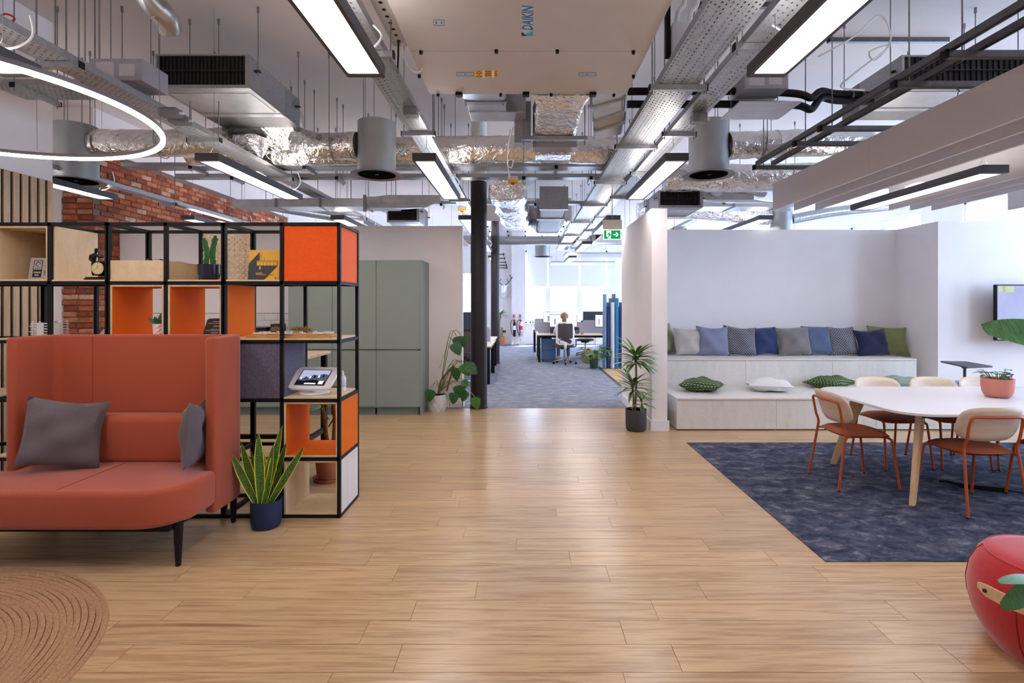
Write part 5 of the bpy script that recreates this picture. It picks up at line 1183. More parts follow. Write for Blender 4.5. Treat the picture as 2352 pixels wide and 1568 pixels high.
def big(p0, p1, nrm, w, m, droop=.3, prof=None):
    a = at(*p0, Y=1.5) - bo; d = at(*p1, Y=1.42) - bo - a; leaf2(a, d, nrm, d.length * 1.04, w, m, t, droop, prof, 12, .16)
    T('stalk', spline([(0, 0, .28), Vector((a.x * .35, 0, .28 + (a.z - .28) * .62)), a], 6), .006, STEM, t, 6)
oval = lambda u: (math.sin(PI * min(1, .06 + u * .90))) ** .55
big((2540, 812), (2303, 738), (.1, -.75, .65), .115, LEAFBIG, .25, oval)
big((2400, 1335), (2312, 1318), (0, -.4, 1), .035, LEAF, .3, oval); big((2385, 1330), (2318, 1392), (.3, -1, .3), .06, LEAF, .2, oval)

# ================================================================ meeting table, chairs
t = thing('meeting_table', 'white rounded meeting table with wooden blade legs on navy carpet', 'table', (4.08, 4.63, 0)); TZ0 = .73
poly = rrect(2.5, 1.34, .26, 8); MB().prism(poly, TZ0 - .022, TZ0).build('table_top', WTOP, t, True, .004)
MB().b2((-.95, -.45, TZ0 - .075), (.95, -.4, TZ0 - .022)).b2((-.95, .4, TZ0 - .075), (.95, .45, TZ0 - .022)).b2((-.95, -.4, TZ0 - .075), (-.9, .4, TZ0 - .022)).b2((.9, -.4, TZ0 - .075), (.95, .4, TZ0 - .022)).build('under_frame', BLACK, t)
for sx in (-1, 1):
    for sy_ in (-1, 1):
        top = Vector((sx * .98, sy_ * .42, TZ0 - .023)); bot = Vector((sx * 1.12, sy_ * .54, .005)); u = Vector((sx, sy_ * .8, 0)).normalized(); v = Vector((-u.y, u.x, 0))
        vs = []
        for c, wd in ((bot, .05), (top.lerp(bot, .5), .085), (top, .13)):
            for a_, b_ in ((0, -1), (0, 1), (-1, 1), (-1, -1)): vs.append(c + u * (a_ * wd) + v * (b_ * .019))
        MB().add(vs, [(0, 1, 2, 3), (8, 11, 10, 9)] + [(4 * k + i, 4 * k + (i + 1) % 4, 4 * k + 4 + (i + 1) % 4, 4 * k + 4 + i) for k in range(2) for i in range(4)]).build('leg', BEECH, t, False, .006)
def make_chair(label):
    t = thing('meeting_chair', label, 'chair', (0, 0, 0), 0, 'pale ply chairs with rust seats around the meeting table')
    pts = []; n = 13                                                   # seat pad
    mb = MB()
    for sgn in (1, -1):
        pts = []
        for i in range(n):
            for j in range(n):
                u = -1 + 2 * i / (n - 1); v = -1 + 2 * j / (n - 1); k = 1 / max(1e-6, (abs(u) ** 3.2 + abs(v) ** 3.2) ** (1 / 3.2)) * max(abs(u), abs(v)) if (u or v) else 1
                x, y = u * k * .235 * (1 - .05 * (v < 0) * abs(v)), v * k * .225; e = max(0, 1 - max(abs(u), abs(v)) ** 2.6)
                pts.append((x, y, .45 + (sgn * .018 + (.016 if sgn > 0 else -.016)) * e ** .5 - .014 * (max(0, v) ** 4)))
        mb.grid(pts, n, n)
    mb.build('seat', RUSTF, t, True)
    mb = MB(); n1, n2 = 17, 9                                          # curved backrest
    for d in (0., -.011):
        pts = []
        for i in range(n1):
            for j in range(n2):
                u = -1 + 2 * i / (n1 - 1); v = -1 + 2 * j / (n2 - 1); m_ = max(abs(u), abs(v)); k = m_ / max(1e-6, (abs(u) ** 3.6 + abs(v) ** 3.6) ** (1 / 3.6)) if m_ else 1
                x = u * k * .235 * (1 - .06 * (v < 0) * v * v); pts.append((x, -.222 + .055 * (x / .235) ** 2 - .05 * (v * k) + d + .0, .665 + v * k * .133))
        mb.grid(pts, n1, n2)
    o = mb.build('backrest', ASH, t, True)
    sol = [] ; me = o.data; bm = bmesh.new(); bm.from_mesh(me); be = [e for e in bm.edges if len(e.link_faces) == 1]; bmesh.ops.bridge_loops(bm, edges=be); bmesh.ops.recalc_face_normals(bm, faces=bm.faces); bm.to_mesh(me); bm.free()
    for p_ in me.polygons: p_.use_smooth = True
    r = .0105
    T('back_frame', spline([(-.19, -.222, .56), (-.193, -.236, .64), (-.188, -.25, .700), (-.165, -.256, .722), (-.08, -.265, .725), (.08, -.265, .725), (.165, -.256, .722), (.188, -.25, .700), (.193, -.236, .64), (.19, -.222, .56)], 5), r, RUSTM, t, 10)
    for s in (-1, 1):
        lg = T('leg', spline([(s * .19, -.222, .56), (s * .193, -.2, .5), (s * .2, -.205, .42), (s * .225, -.27, 0.006)], 6), r, RUSTM, t, 10); C('foot', (s * .225, -.27, .0), (s * .225, -.27, .008), .0115, BLACK, lg)
        lg = T('leg', spline([(s * .17, .03, .435), (s * .185, .13, .434), (s * .2, .175, .42), (s * .208, .192, .37), (s * .225, .24, .006)], 6), r, RUSTM, t, 10); C('foot', (s * .225, .24, .0), (s * .225, .24, .008), .0115, BLACK, lg)
        T('seat_rail', [(s * .196, -.2, .437), (s * .18, -.1, .436), (s * .17, .03, .435)], r * .9, RUSTM, t, 10)
    return t
ch = make_chair('pale chair with rust seat at the left end of the meeting table')
ch.location = (2.86, 4.64, .005); ch.rotation_euler = (0, 0, -PI / 2 + .02)
copy_tree(ch, (3.42, 4.12, .005), .0, 'pale chair with rust seat, back to the camera, at the near side of the table')
copy_tree(ch, (4.17, 4.14, .005), .04, 'pale chair with rust seat cut off by the right picture edge, near side')
for i, x in enumerate((3.57, 4.12, 4.62)): copy_tree(ch, (x, 5.2, .005), PI + (.03, -.04, .02)[i], 'pale chair on the far side of the table, %s from the left' % ['first', 'second', 'third'][i])
# pot on the table
p = at(2291, 916, z=TZ0); t = thing('potted_plant', 'small green plant in a ribbed pink pot on the meeting table', 'plant', ((2291 - CX) * (p.y + .1) / F, p.y + .1, TZ0))
pot(t, [(.07, 0), (.092, .012), (.108, .05), (.114, .10), (.116, .165), (.109, .165), (.106, .145)], PINKP, 120, (.107, .145), ribs=52)
r2 = random.Random(12)
for i in range(26):
    a = r2.uniform(0, 2 * PI); d = Vector((math.cos(a), math.sin(a), r2.uniform(.7, 2.0))); b = Vector((math.cos(a) * .04, math.sin(a) * .04, .15)); q_ = b + d.normalized() * r2.uniform(.04, .10)
    st = T('stem', [b, q_], .0025, STEM, t, 5); leaf('leaf', q_, (d.x, d.y, .5), r2.uniform(.05, .075), .055, 1.0, LEAFD if i % 3 else LEAF, t, n=6, b0=.5)
# extension lead under the table
t = thing('extension_lead', 'black extension lead lying under the meeting table', 'extension lead', (3.82, 4.46, .005), -.35)
MB().b2((-.16, -.03, 0), (.16, .03, .035)).build('socket_bar', BLACK, t, False, .006); T('flex', spline([(.16, 0, .012), (.3, -.02, .008), (.5, .05, .008), (.8, 0, .008)], 6), .006, BLACK, t); T('flex', spline([(-.16, 0, .02), (-.24, .03, .03), (-.27, .08, .012)], 5), .01, BLACK, t)

# ================================================================ stepped bench with cushions
def bench_box(label, x0, x1, y0, y1, z1, end_l=False):
    t = thing('bench_box', label, 'bench', ((x0 + x1) / 2, y0, 0), 0, 'birch bench boxes'); w = (x1 - x0) / 2; d = y1 - y0
    MB().b2((-w + .003, .016, .012), (w - .003, d, z1 - .022)).build('carcass', PLYW, t); MB().b2((-w + .0015, 0, .014), (w - .0015, .016, z1 - .024)).build('front_panel', PLYW, t, False, .0015)
    MB().b2((-w + .0015, -.006, z1 - .022), (w - .0015, d, z1)).build('lid', PLYW, t, False, .0015); MB().b2((-w + .002, -.007, z1 - .0225), (w - .002, -.0055, z1 - .016)).build('lid_edge', PLYE, t); MB().b2((-w + .01, .02, 0), (w - .01, d - .02, .012)).build('recessed_foot', BLACK, t)
for i, (a, b) in enumerate(((1.87, 3.09), (3.09, 4.31), (4.31, 5.53))): bench_box('low birch bench box, %s from the white partition' % ['first', 'second', 'third'][i], a, b, 6.55, 7.545, .394)
for i, (a, b) in enumerate(((1.755, 3.13), (3.13, 4.35), (4.35, 5.54))): bench_box('tall birch bench box behind the low ones, %s from the white partition' % ['first', 'second', 'third'][i], a, b, 7.55, 8.395, .77)
def fab(n, c, v=.1, sh=.3): return mat(n, c, .9, var=v, scale=120, bmp=.25, bscale=300, sheen=sh, bdist=.003)
CHK = woven('check_weave', '#c9c6c8', '#bdbabd', .036, .018, '#33374a', .0065); GCK = woven('green_check', '#8f9a62', '#9aa56c', .042, .022, '#24452a', .008)
GP = 'upright cushions along the top bench'
for i, (px0, px1, py0, m, lab, yaw, dy) in enumerate((
    (1500, 1552, 747, fab('olive_linen', '#8a8d72'), 'olive cushion half hidden behind the white partition', .5, .1),
    (1551, 1617, 754, fab('stone_velvet', '#b3aaa0'), 'plain stone-beige cushion near the partition', .15, .0),
    (1604, 1676, 750, fab('slate_velvet', '#7d8099'), 'pale slate-blue cushion next to the woven black and white one', -.05, -.02),
    (1668, 1737, 750, CHK, 'black and white woven cushion, the left one', -.2, -.04),
    (1727, 1791, 752, fab('navy_velvet', '#22315c'), 'navy blue velvet cushion left of the taupe one', .1, -.02),
    (1788, 1864, 751, fab('taupe_velvet', '#77726f'), 'taupe grey velvet cushion in the middle of the top bench', 0, -.06),
    (1846, 1916, 750, fab('steel_velvet', '#56627e'), 'steel blue velvet cushion right of the taupe one', -.05, .03),
    (1906, 1971, 751, CHK, 'black and white woven cushion, the right one', 0, 0),
    (1970, 2044, 756, fab('midnight_felt', '#17203f'), 'midnight navy cushion in front of the olive green one', .05, -.08),
    (2002, 2087, 751, fab('olive_green', '#79804e'), 'olive green cushion at the right end of the top bench', -.08, .04))):
    Yc = 8.06 + dy; xc = ((px0 + px1) / 2 - CX) * Yc / F; w = (px1 - px0) * Yc / F * 1.04; h = (818 - py0) * Yc / F * 1.0
    w = max(w, .4)
    cushion('scatter_cushion', lab, m, (xc, Yc + .05, .77 + h * .49), w, h, .17, (-.26, ((i * 37) % 7 - 3) * .02, yaw), 40 + i, GP)
for i, (px, py, w, h, m, lab, yaw) in enumerate((
    (1618, 890, .52, .52, GCK, 'green checked cushion lying flat near the partition', -.5), (1775, 890, .55, .5, fab('white_cotton', '#dedbd8', .03), 'white crumpled cushion lying flat on the low bench', -.25),
    (1918, 884, .5, .5, GCK, 'green checked cushion lying flat behind the table corner', .5), (2075, 884, .5, .46, fab('sage_linen', '#8b9a8a'), 'sage grey cushion lying flat at the right of the low bench', .2))):
    p = at(px, py + 2, z=.44); cushion('scatter_cushion', lab, m, (p.x, p.y + .12, .394 + .078), w, h, .17, (PI / 2 - .05, 0, yaw), 60 + i, 'flat cushions on the low bench')

# ---- screen, side table, socket on the right wall
t = thing('wall_screen_display', 'large wall-mounted screen at the right picture edge', 'screen', (7.12, 7.3, 1.045)); MB().b2((-.68, 0, 0), (.68, .05, .765)).build('casing', BLACK, t, False, .006)
MB().b2((-.664, -.003, .016), (.664, 0, .749)).build('screen_surface', mat('screen_glass', '#b7b4c6', .08, .0, var=.12, scale=2.5), t); MB().b2((-.2, .05, .25), (.2, .25, .5)).build('wall_bracket', BLACK, t)
MB().b2((-.652, -.005, .66), (-.44, -.003, .742)).build('picture_panel', mat('screen_yellow', '#c9c98a', .2), t); text('S', .1, (-.6, -.0058, .668), (1, 0, 0), (0, 0, 1), mat('screen_letter', '#a4a562', .2), t, bold=.03)
t = thing('side_table', 'small dark side table with a slim pole by the right wall', 'table', (5.5, 6.68, 0), .0)
pts4 = [at(2160, 828.5, z=.8), at(2217, 829.2, z=.8), at(2280, 840, z=.8), at(2222, 842, z=.8)]
c4 = Vector((5.5, 6.68, 0)); MB().prism([(p.x - c4.x, p.y - c4.y) for p in pts4], .78, .8).build('table_top', mat('anthracite_laminate', '#3a3f4c', .5), t, False, .003)
C('pole', (0, 0, .02), (0, 0, .78), .016, mat('pole_grey', '#4b5266', .4), t); MB().b2((-.2, -.16, 0), (.2, .16, .015)).build('foot_plate', BLACK, t, False, .003); MB().lathe([(.03, .745), (.045, .78)], n=16).build('top_flange', BLACK, t, True)
p = at(2206, 880, Y=7.55); t = thing('wall_socket', 'small white double socket low on the right wall', 'socket', (p.x, 7.545, p.z - .03)); MB().box((0, 0, .035), (.15, .01, .075)).build('plate', mat('socket_blue', '#8f9cc0', .4), t, False, .003); MB().box((-.03, -.006, .035), (.03, .003, .03)).build('pin_holes', BLACK, t); MB().box((.035, -.006, .035), (.03, .003, .03)).build('pin_holes', BLACK, t)
# ================================================================ plants at the doorway
POTW = mat('faceted_white', '#cfcdca', .5, var=.06)
def faceted_pot(t, r, h, m):
    n = 10; rows = 5; vs = []
    for i in range(rows):
        f = i / (rows - 1)
        for j in range(n): a = 2 * PI * (j + .5 * (i % 2)) / n; q = r * (.85 + .15 * math.sin(f * PI * .8 + .4)); vs.append((q * math.cos(a), q * math.sin(a), h * f))
    fs = []
    for i in range(rows - 1):
        for j in range(n):
            a, b = i * n + j, i * n + (j + 1) % n; c, d = (i + 1) * n + j, (i + 1) * n + (j + 1) % n
            fs += [(a, b, c), (b, d, c)] if i % 2 == 0 else [(a, b, d), (a, d, c)]
    MB().add(vs, fs + [tuple(range(n))[::-1]]).build('pot', m, t); MB().lathe([(0, h * .93), (r * .88, h * .93)], n=16).build('soil', SOIL, t)
MY = 7.72; pc = at(1004, 944, Y=MY); t = thing('monstera', 'sprawling monstera in a white faceted pot by the column', 'plant', (pc.x, MY, 0)); fo_ = Vector(t.location)
faceted_pot(t, .138, .245, POTW)
def mp(px, py, dy=0.): return at(px, py, Y=MY + dy) - fo_
T('moss_pole', spline([mp(1007, 905), mp(1013, 875, .05), mp(1028, 855, .06), mp(1041, 841, .02)], 6), .016, MOSS, t, 8); T('moss_pole', spline([mp(1043, 842, .02), mp(1034, 868, .0), mp(1026, 898, 0)], 6), .013, MOSS, t, 8)
for px, py, L, an, dy in ((1050, 773, .185, -75, -.05), (1062, 772, .17, -85, -.08), (1042, 788, .20, -60, -.1), (1063, 836, .2, -62, -.12), (1074, 838, .19, -40, -.18), (1085, 838, .15, -100, -.15), (1048, 845, .19, -92, -.05), (990, 895, .18, -100, -.2), (1052, 885, .2, -78, -.15), (1044, 902, .17, -100, -.22), (1072, 898, .17, -120, -.15), (1091, 912, .18, -82, -.3), (1065, 872, .12, -70, -.1)):
    b = mp(px, py, dy); a = math.radians(an); d = Vector((math.cos(a), -.12, math.sin(a)))
    leaf2(b, d, (rnd.uniform(-.4, .4), -1, .5), L, L * .88, (LEAFD, LEAF)[px % 2], t, .5, heart)
    mid = mp((px + 1015) / 2, min(py, 880) - 6, dy / 2); T('leaf_stem', spline([mp(1010, 900, 0), mid, b], 6), .0045, STEM, t, 6)
for pts in ([(1012, 900), (1000, 880), (988, 890), (987, 915)], [(1018, 900), (1030, 915), (1033, 938)], [(1014, 880), (1024, 832), (1030, 800), (1035, 790)], [(1010, 846), (1018, 820), (1028, 790)]): T('aerial_root', spline([mp(*q, -.05) for q in pts], 6), .003, STEM, t, 5)

DYp = 6.56; pc = at(1472, 980, Y=DYp); t = thing('dracaena', 'striped dracaena in a charcoal pot beside the white partition', 'plant', (pc.x - .06, DYp, 0)); fo_ = Vector(t.location)
pot(t, [(.108, 0), (.122, .02), (.127, .08), (.128, .262), (.120, .262), (.116, .245)], CHARP, 36, (.117, .245)); r3 = random.Random(17)
for (bx, tx, h, nl, ll) in ((-.01, -.0, .86, 44, .33), (-.035, -.04, .52, 30, .29), (.055, .07, .34, 16, .18)):
    T('cane', spline([(bx, 0, .24), ((bx + tx) / 2 + .008, 0, .24 + (h - .24) * .5), (tx, 0, h)], 6), .012 if ll > .2 else .008, BARK, t, 8)
    for i in range(nl):
        a = i * 2.399; k = i / nl; sy0 = math.sin(a) if math.cos(a) < .2 else -abs(math.sin(a)) - .35; d = Vector((math.cos(a), sy0 * (1 if sy0 < 0 else .5), 1.5 - 1.6 * k)); leaf('leaf', (tx, 0, h + .05 - .1 * k), d, ll * r3.uniform(.8, 1.1), .052, r3.uniform(.35, 1.0), LEAFV, t, n=7, b0=.4, fold=.3)
# terracotta potted climber behind the shelving
t = thing('climbing_plant', 'climbing plant on moss poles in a terracotta pot behind the shelving', 'plant', (-1.72, 4.72, 0))
pot(t, [(.085, .02), (.095, .03), (.118, .23), (.122, .23), (.124, .27), (.112, .27), (.108, .24)], TERRA, 30, (.109, .24)); MB().lathe([(.0, 0), (.12, 0), (.135, .03), (.128, .03), (.11, .012), (0, .012)], n=30).build('saucer', TERRA, t, True)
flat('price_tag', [(-.05, -.121, .235), (.0, -.125, .235), (.0, -.126, .26), (-.05, -.122, .26)], WHT, t)
T('moss_pole', [(.04, 0, .24), (.06, .0, .55), (.0, .02, .88)], .02, MOSS, t, 9); T('moss_pole', [(-.02, .03, .3), (-.06, .03, .6), (-.1, .04, .9)], .018, MOSS, t, 9); r4 = random.Random(8)
for i in range(9):
    a = r4.uniform(0, 2 * PI); z = r4.uniform(.55, .82); b = Vector((.09 * math.cos(a), .09 * math.sin(a), z)); T('leaf_stem', [(0, 0, z - .15), b], .003, STEM, t, 5); leaf2(b, (math.cos(a), math.sin(a), -.3), (0, -.6, 1), .15, .11, LEAFD, t, .6, heart)
# tall bar table and stool behind the shelving
t = thing('bar_table', 'tall bar table with wood edge and black legs behind the shelving', 'table', (-2.9, 5.12, 0))
MB().b2((-.95, -.35, 1.04), (.93, .35, 1.07)).build('table_top', OAK, t, False, .004)
for sx in (-.85, .88):
    for sy_ in (-.3, .3): MB().b2((sx - .025, sy_ - .025, 0), (sx + .025, sy_ + .025, 1.04)).build('leg', BLACK, t)
    MB().b2((sx - .02, -.3, .26), (sx + .02, .3, .3)).build('foot_rail', BLACK, t)
MB().b2((-.85, -.02, .26), (.88, .02, .3)).build('foot_rail', BLACK, t); MB().b2((-.85, -.32, .97), (.88, -.28, 1.04)).build('apron', BLACK, t)
CRM = mat('cream_shell', '#cdbfa6', .5, var=.02)
t = thing('bar_stool', 'cream curved-back bar stool between the shelving and the brick wall', 'stool', (-4.1, 5.5, 0), .6)
vs = []; nn = 11
for i in range(nn):
    a = math.radians(200 + 140 * i / (nn - 1))
    for z, k in ((.74, .17), (.8, .205), (1.0, .225), (1.25, .23), (1.42, .21)): zz = z + (0 if z < .9 else -.28 * abs(i - 5) / 5 * (z - .8)); vs.append((k * math.cos(a), k * math.sin(a), zz))
o = MB().grid(vs, nn, 5).build('shell_back', CRM, t, True); sm2 = o.modifiers.new('thickness', 'SOLIDIFY'); sm2.thickness = .014
MB().lathe([(0, .72), (.17, .73), (.2, .76), (.19, .775), (0, .765)], n=24).build('seat', CRM, t, True)
for sx in (-1, 1):
    for sy_ in (-1, 1): T('leg', [(sx * .12, sy_ * .12, .73), (sx * .2, sy_ * .2, 0)], .011, BLACK, t)
T('foot_ring', [(.245 * math.cos(a), .245 * math.sin(a), .28) for a in [i * PI / 12 for i in range(24)]], .008, BLACK, t, 6, True)

# ================================================================ the open office beyond
MON = mat('monitor_black', '#232429', .4); MONS = emit('monitor_screen', '#dfe3f6', .9); MONB = mat('monitor_back', '#2c3040', .5)
DTOP = mat('desk_white', '#e3e0dd', .4, var=.01); DEDGE = mat('desk_edge', '#c59a6a', .6, var=.1); DIVF = mat('desk_divider_felt', '#a39fa9', .9, var=.05, scale=100, bmp=.1, bscale=300)
def desk(label, x0, x1, y0, y1, group='white bench desks'):
    t = thing('desk', label, 'desk', ((x0 + x1) / 2, (y0 + y1) / 2, 0), 0, group); w, d = (x1 - x0) / 2, (y1 - y0) / 2
    MB().b2((-w, -d, .705), (w, d, .73)).build('desk_top', DTOP, t); 
    for a, b in (((-w, -d - .003, .705), (w, -d, .73)), ((-w - .003, -d, .705), (-w, d, .73)), ((w, -d, .705), (w + .003, d, .73))): MB().b2(a, b).build('edge_band', DEDGE, t)
    MB().b2((-w + .06, -d + .06, .65), (w - .06, -d + .09, .705)).b2((-w + .06, d - .09, .65), (w - .06, d - .06, .705)).build('apron', BLACK, t)
    for sx in (-1, 1):
        for sy_ in (-1, 1): MB().b2((sx * (w - .05) - .03, sy_ * (d - .05) - .03, 0.002), (sx * (w - .05) + .03, sy_ * (d - .05) + .03, .705)).build('leg', BLACK, t)
        MB().b2((sx * (w - .05) - .025, -d + .05, .64), (sx * (w - .05) + .025, d - .05, .69)).build('side_beam', BLACK, t)
    return t
def divider(label, x0, x1, y, h=.42, z=.62, axis='x'):
    t = thing('desk_divider', label, 'desk divider', ((x0 + x1) / 2, y, z) if axis == 'x' else (y, (x0 + x1) / 2, z), 0 if axis == 'x' else PI / 2, 'grey felt desk dividers')
    P = rrect(x1 - x0, h, .06, 5); n = len(P); MB().add([(x, -.015, q + h / 2) for x, q in P] + [(x, .015, q + h / 2) for x, q in P], [tuple(range(n)), tuple(range(n, 2 * n))[::-1]] + [(i, (i + 1) % n, n + (i + 1) % n, n + i) for i in range(n)]).build('felt_panel', DIVF, t, True); MB().b2((-.04, -.02, .0), (.04, .02, .09)).build('clamp', GREYF, t)
def monitor(label, x, y, w, h, zb, rz, content=True, z0=.73):
    t = thing('monitor', label, 'monitor', (x, y, z0), rz, 'office monitors'); b = zb - z0
    MB().b2((-w / 2, 0, b), (w / 2, .035, b + h)).build('casing', MON, t, False, .004); MB().b2((-w / 2 + .012, -.002, b + .014), (w / 2 - .012, 0, b + h - .012)).build('screen', MONS if content else MONB, t)
    if content:
        for a, c, e, f, m in ((.22, .5, .3, .68, mat('screen_line_%s' % id(t), '#8c97c8', .4)), (.18, .22, .2, .66, mat('screen_blue_%s' % id(t), '#3f6fb8', .4))): MB().b2((-w / 2 + w * a, -.003, b + h * e), (-w / 2 + w * c, -.002, b + h * f)).build('window_on_screen', m if a < .2 else MONS, t)
    MB().b2((-.03, .035, .02), (.03, .06, b + h * .5)).build('stand_arm', GREYF, t); MB().b2((-.11, -.03, 0), (.11, .12, .012)).build('stand_foot', GREYF, t)
desk('white desk with wood edge where the person sits', .36, 3.1, 14.1, 14.9)
desk('white desk facing the seated person across the dividers', .36, 3.1, 14.92, 15.72)
desk('white desk one row behind the seated person', .3, 3.1, 17.0, 17.8)
desk('white desk left of the corridor beside the dark columns, nearest end', -2.4, -.63, 10.25, 12.0)
desk('white desk left of the corridor, farther end', -2.4, -.66, 12.02, 13.4)
divider('grey felt divider left of the seated person', .4, .72, 14.9); divider('grey felt divider behind the monitors of the seated person', .75, 1.65, 14.9); divider('grey felt divider right of the seated person', 1.65, 2.9, 14.9, .47); divider('grey felt divider one desk row further back', .34, 1.2, 16.98, .46); divider('grey felt divider on the left desk between the two columns', -1.1, -.72, 11.55, .42)
monitor('wide monitor with a white document in front of the seated person', 1.08, 14.62, .76, .34, .91, 0)
monitor('monitor half hidden behind the wide one', .92, 15.25, .74, .34, .98, .05); monitor('dark monitor seen from behind, right of the person', 2.0, 15.3, .62, .38, .95, 0, False); monitor('lit monitor cut off by the blue tubes', 2.22, 14.6, .55, .34, .91, -.15)
monitor('dark monitor on the left desk beyond the kitchen wall', -1.35, 10.9, .6, .4, .98, 0, False)
# pedestal and things on the desk
t = thing('drawer_pedestal', 'blue steel drawer pedestal under the desk of the seated person', 'drawer unit', (.66, 14.45, 0)); PB = mat('pedestal_blue', '#3f5f86', .5, var=.03)
MB().b2((-.19, -.24, .05), (.19, .28, .62)).build('body', PB, t)
for a, b in ((.06, .3), (.305, .455), (.46, .61)): MB().b2((-.186, -.256, a), (.186, -.24, b)).build('drawer', PB, t, False, .003)
for sx in (-.15, .15):
    for sy_ in (-.2, .22): MB().cyl((sx - .015, sy_, .025), (sx + .015, sy_, .025), .025, n=10).build('castor', BLACK, t)
t = thing('water_glass', 'clear water glass on the desk of the seated person', 'glass', (1.43, 14.35, .73)); MB().lathe([(.03, 0), (.034, .002), (.038, .11), (.035, .11), (.031, .008)], n=18).build('tumbler', CLR, t, True)
t = thing('desk_cup', 'small orange bowl on the desk of the seated person', 'cup', (1.56, 14.3, .73)); MB().lathe([(.025, 0), (.03, .004), (.045, .05), (.041, .05), (.027, .008)], n=18).build('bowl', TERRA, t, True)
t = thing('desk_phone', 'black phone block beside the water glass', 'phone', (1.36, 14.7, .73)); MB().b2((-.16, -.03, 0), (.16, .03, .17)).build('body', DARK, t, False, .006); MB().b2((-.12, -.034, .05), (.12, -.03, .14)).build('display', SCREENB, t)
t = thing('desk_files', 'dark file box left of the seated person', 'box', (.86, 14.7, .73)); MB().b2((-.14, -.06, 0), (.14, .06, .16)).build('box', mat('file_brown', '#4c3f3f', .7), t, False, .004); MB().b2((-.13, -.062, .02), (.13, -.06, .14)).build('front_label', DARK, t)
# office chairs
CHR = mat('chrome', '#c9cbd0', .18, 1., var=.02); MESHF = mat('mesh_fabric', '#453e40', .8, var=.12, scale=80, stretch=(1, 1, 3))
def office_chair(label, x, y, rz, frame=WHITEP):
    t = thing('office_chair', label, 'chair', (x, y, .002), rz, 'swivel office chairs')     # faces +y
    for k in range(5):
        a = -PI / 2 + k * 2 * PI / 5; d = Vector((math.cos(a), math.sin(a), 0)); lg = T('base_arm', [d * .03 + Vector((0, 0, .12)), d * .3 + Vector((0, 0, .075))], [.024, .014], CHR, t, 8)
        c = d * .3; n_ = Vector((-d.y, d.x, 0)); MB().cyl(c - n_ * .02 + Vector((0, 0, .03)), c + n_ * .02 + Vector((0, 0, .03)), .03, n=12).build('castor', BLACK, lg, True)
    C('gas_lift', (0, 0, .1), (0, 0, .4), .025, CHR, t); MB().b2((-.1, -.12, .38), (.1, .12, .43)).build('mechanism', DARK, t, False, .01)
    mb = MB(); P = rrect(.48, .46, .1, 6); mb.prism(P, .43, .49); mb.build('seat', MESHF, t, True, .02, 3)
    def bp(u, v, d=0): return Vector((u, -.22 - .05 * math.sin((v - .5) / .5 * PI) * .5 + .05 * (u / .25) ** 2 - d, v))
    out = rrect(.46, .58, .1, 7, 0, .79); inn = rrect(.38, .40, .06, 7, 0, .85); n = len(out)
    vs = [bp(x_, z_) for x_, z_ in out] + [bp(x_, z_) for x_, z_ in inn] + [bp(x_, z_, .03) for x_, z_ in inn] + [bp(x_, z_, .03) for x_, z_ in out]
    MB().add(vs, [(q * n + i, q * n + (i + 1) % n, ((q + 1) % 4) * n + (i + 1) % n, ((q + 1) % 4) * n + i) for q in range(4) for i in range(n)]).build('back_frame', frame, t, True)
    MB().grid([bp(-.19 + .38 * i / 6, .66 + .38 * j / 6, .012) for i in range(7) for j in range(7)], 7, 7).build('back_mesh', MESHF, t, True)
    MB().add([bp(-.14, .53, .032), bp(.14, .53, .032), bp(.17, .6, .034), bp(.1, .66, .034), bp(-.1, .66, .034), bp(-.17, .6, .034)], [(0, 1, 2, 3, 4, 5)]).build('lumbar_pad', MESHF, t)
    T('back_stem', spline([(0, -.1, .4), (0, -.24, .42), (0, -.25, .55)], 5), .035, frame, t, 10)
    for s in (-1, 1): T('arm_post', spline([(s * .22, -.05, .44), (s * .29, -.05, .47), (s * .29, -.02, .64)], 5), .016, GREYF, t, 8); MB().b2((s * .29 - .035, -.12, .64), (s * .29 + .035, .12, .665)).build('arm_pad', frame, t, False, .008)
    return t
office_chair('white-framed office chair occupied by the seated person', 1.05, 13.78, 0)
office_chair('white-framed office chair across the desk beyond the person', 1.85, 16.1, PI - .4); office_chair('black office chair tucked at the left desk beyond the kitchen wall', -1.12, 9.98, .15, BLACK)
# seated person seen from behind
P0 = thing('person', 'person in a white top with fair tied-back hair, sitting at the desk with back turned', 'person', (1.05, 13.86, .0))
SKIN = mat('skin', '#c99a82', .6, var=.04); BLOUSE = mat('white_top', '#dad6d2', .85, var=.04, scale=40, bmp=.2, bscale=60); JEAN = mat('jeans', '#4a5a78', .85, var=.08); HAIR = mat('fair_hair', '#8a6244', .6, var=.2, scale=40, stretch=(6, 6, 1)); SHOE = mat('pale_shoe', '#cfc8c0', .6)
J = [(0, .0, .55, .135), (0, .01, .7, .13), (0, .0, .88, .145), (0, -.005, 1.0, .11), (0, .0, 1.08, .055), (0, .01, 1.135, .062), (0, .015, 1.21, .092), (0, .015, 1.265, .07)]
E = [(0, 1), (1, 2), (2, 3), (3, 4), (4, 5), (5, 6), (6, 7)]
def chain(root, pts):
    k = root
    for p in pts: J.append(p); E.append((k, len(J) - 1)); k = len(J) - 1
    return k
hands = []
for s in (-1, 1):
    chain(3, [(s * .15, .0, .985, .068), (s * .205, .02, .9, .055), (s * .245, .06, .79, .05), (s * .215, .22, .775, .04), (s * .18, .345, .765, .026)])
    chain(0, [(s * .1, .03, .52, .1), (s * .11, .22, .535, .085), (s * .12, .40, .52, .068), (s * .13, .36, .3, .055), (s * .135, .30, .1, .04), (s * .135, .36, .05, .038), (s * .14, .45, .04, .03)])
body = skin_body('body', J, E, BLOUSE, P0, 2)
for m in (JEAN, SKIN, SHOE): body.data.materials.append(m)
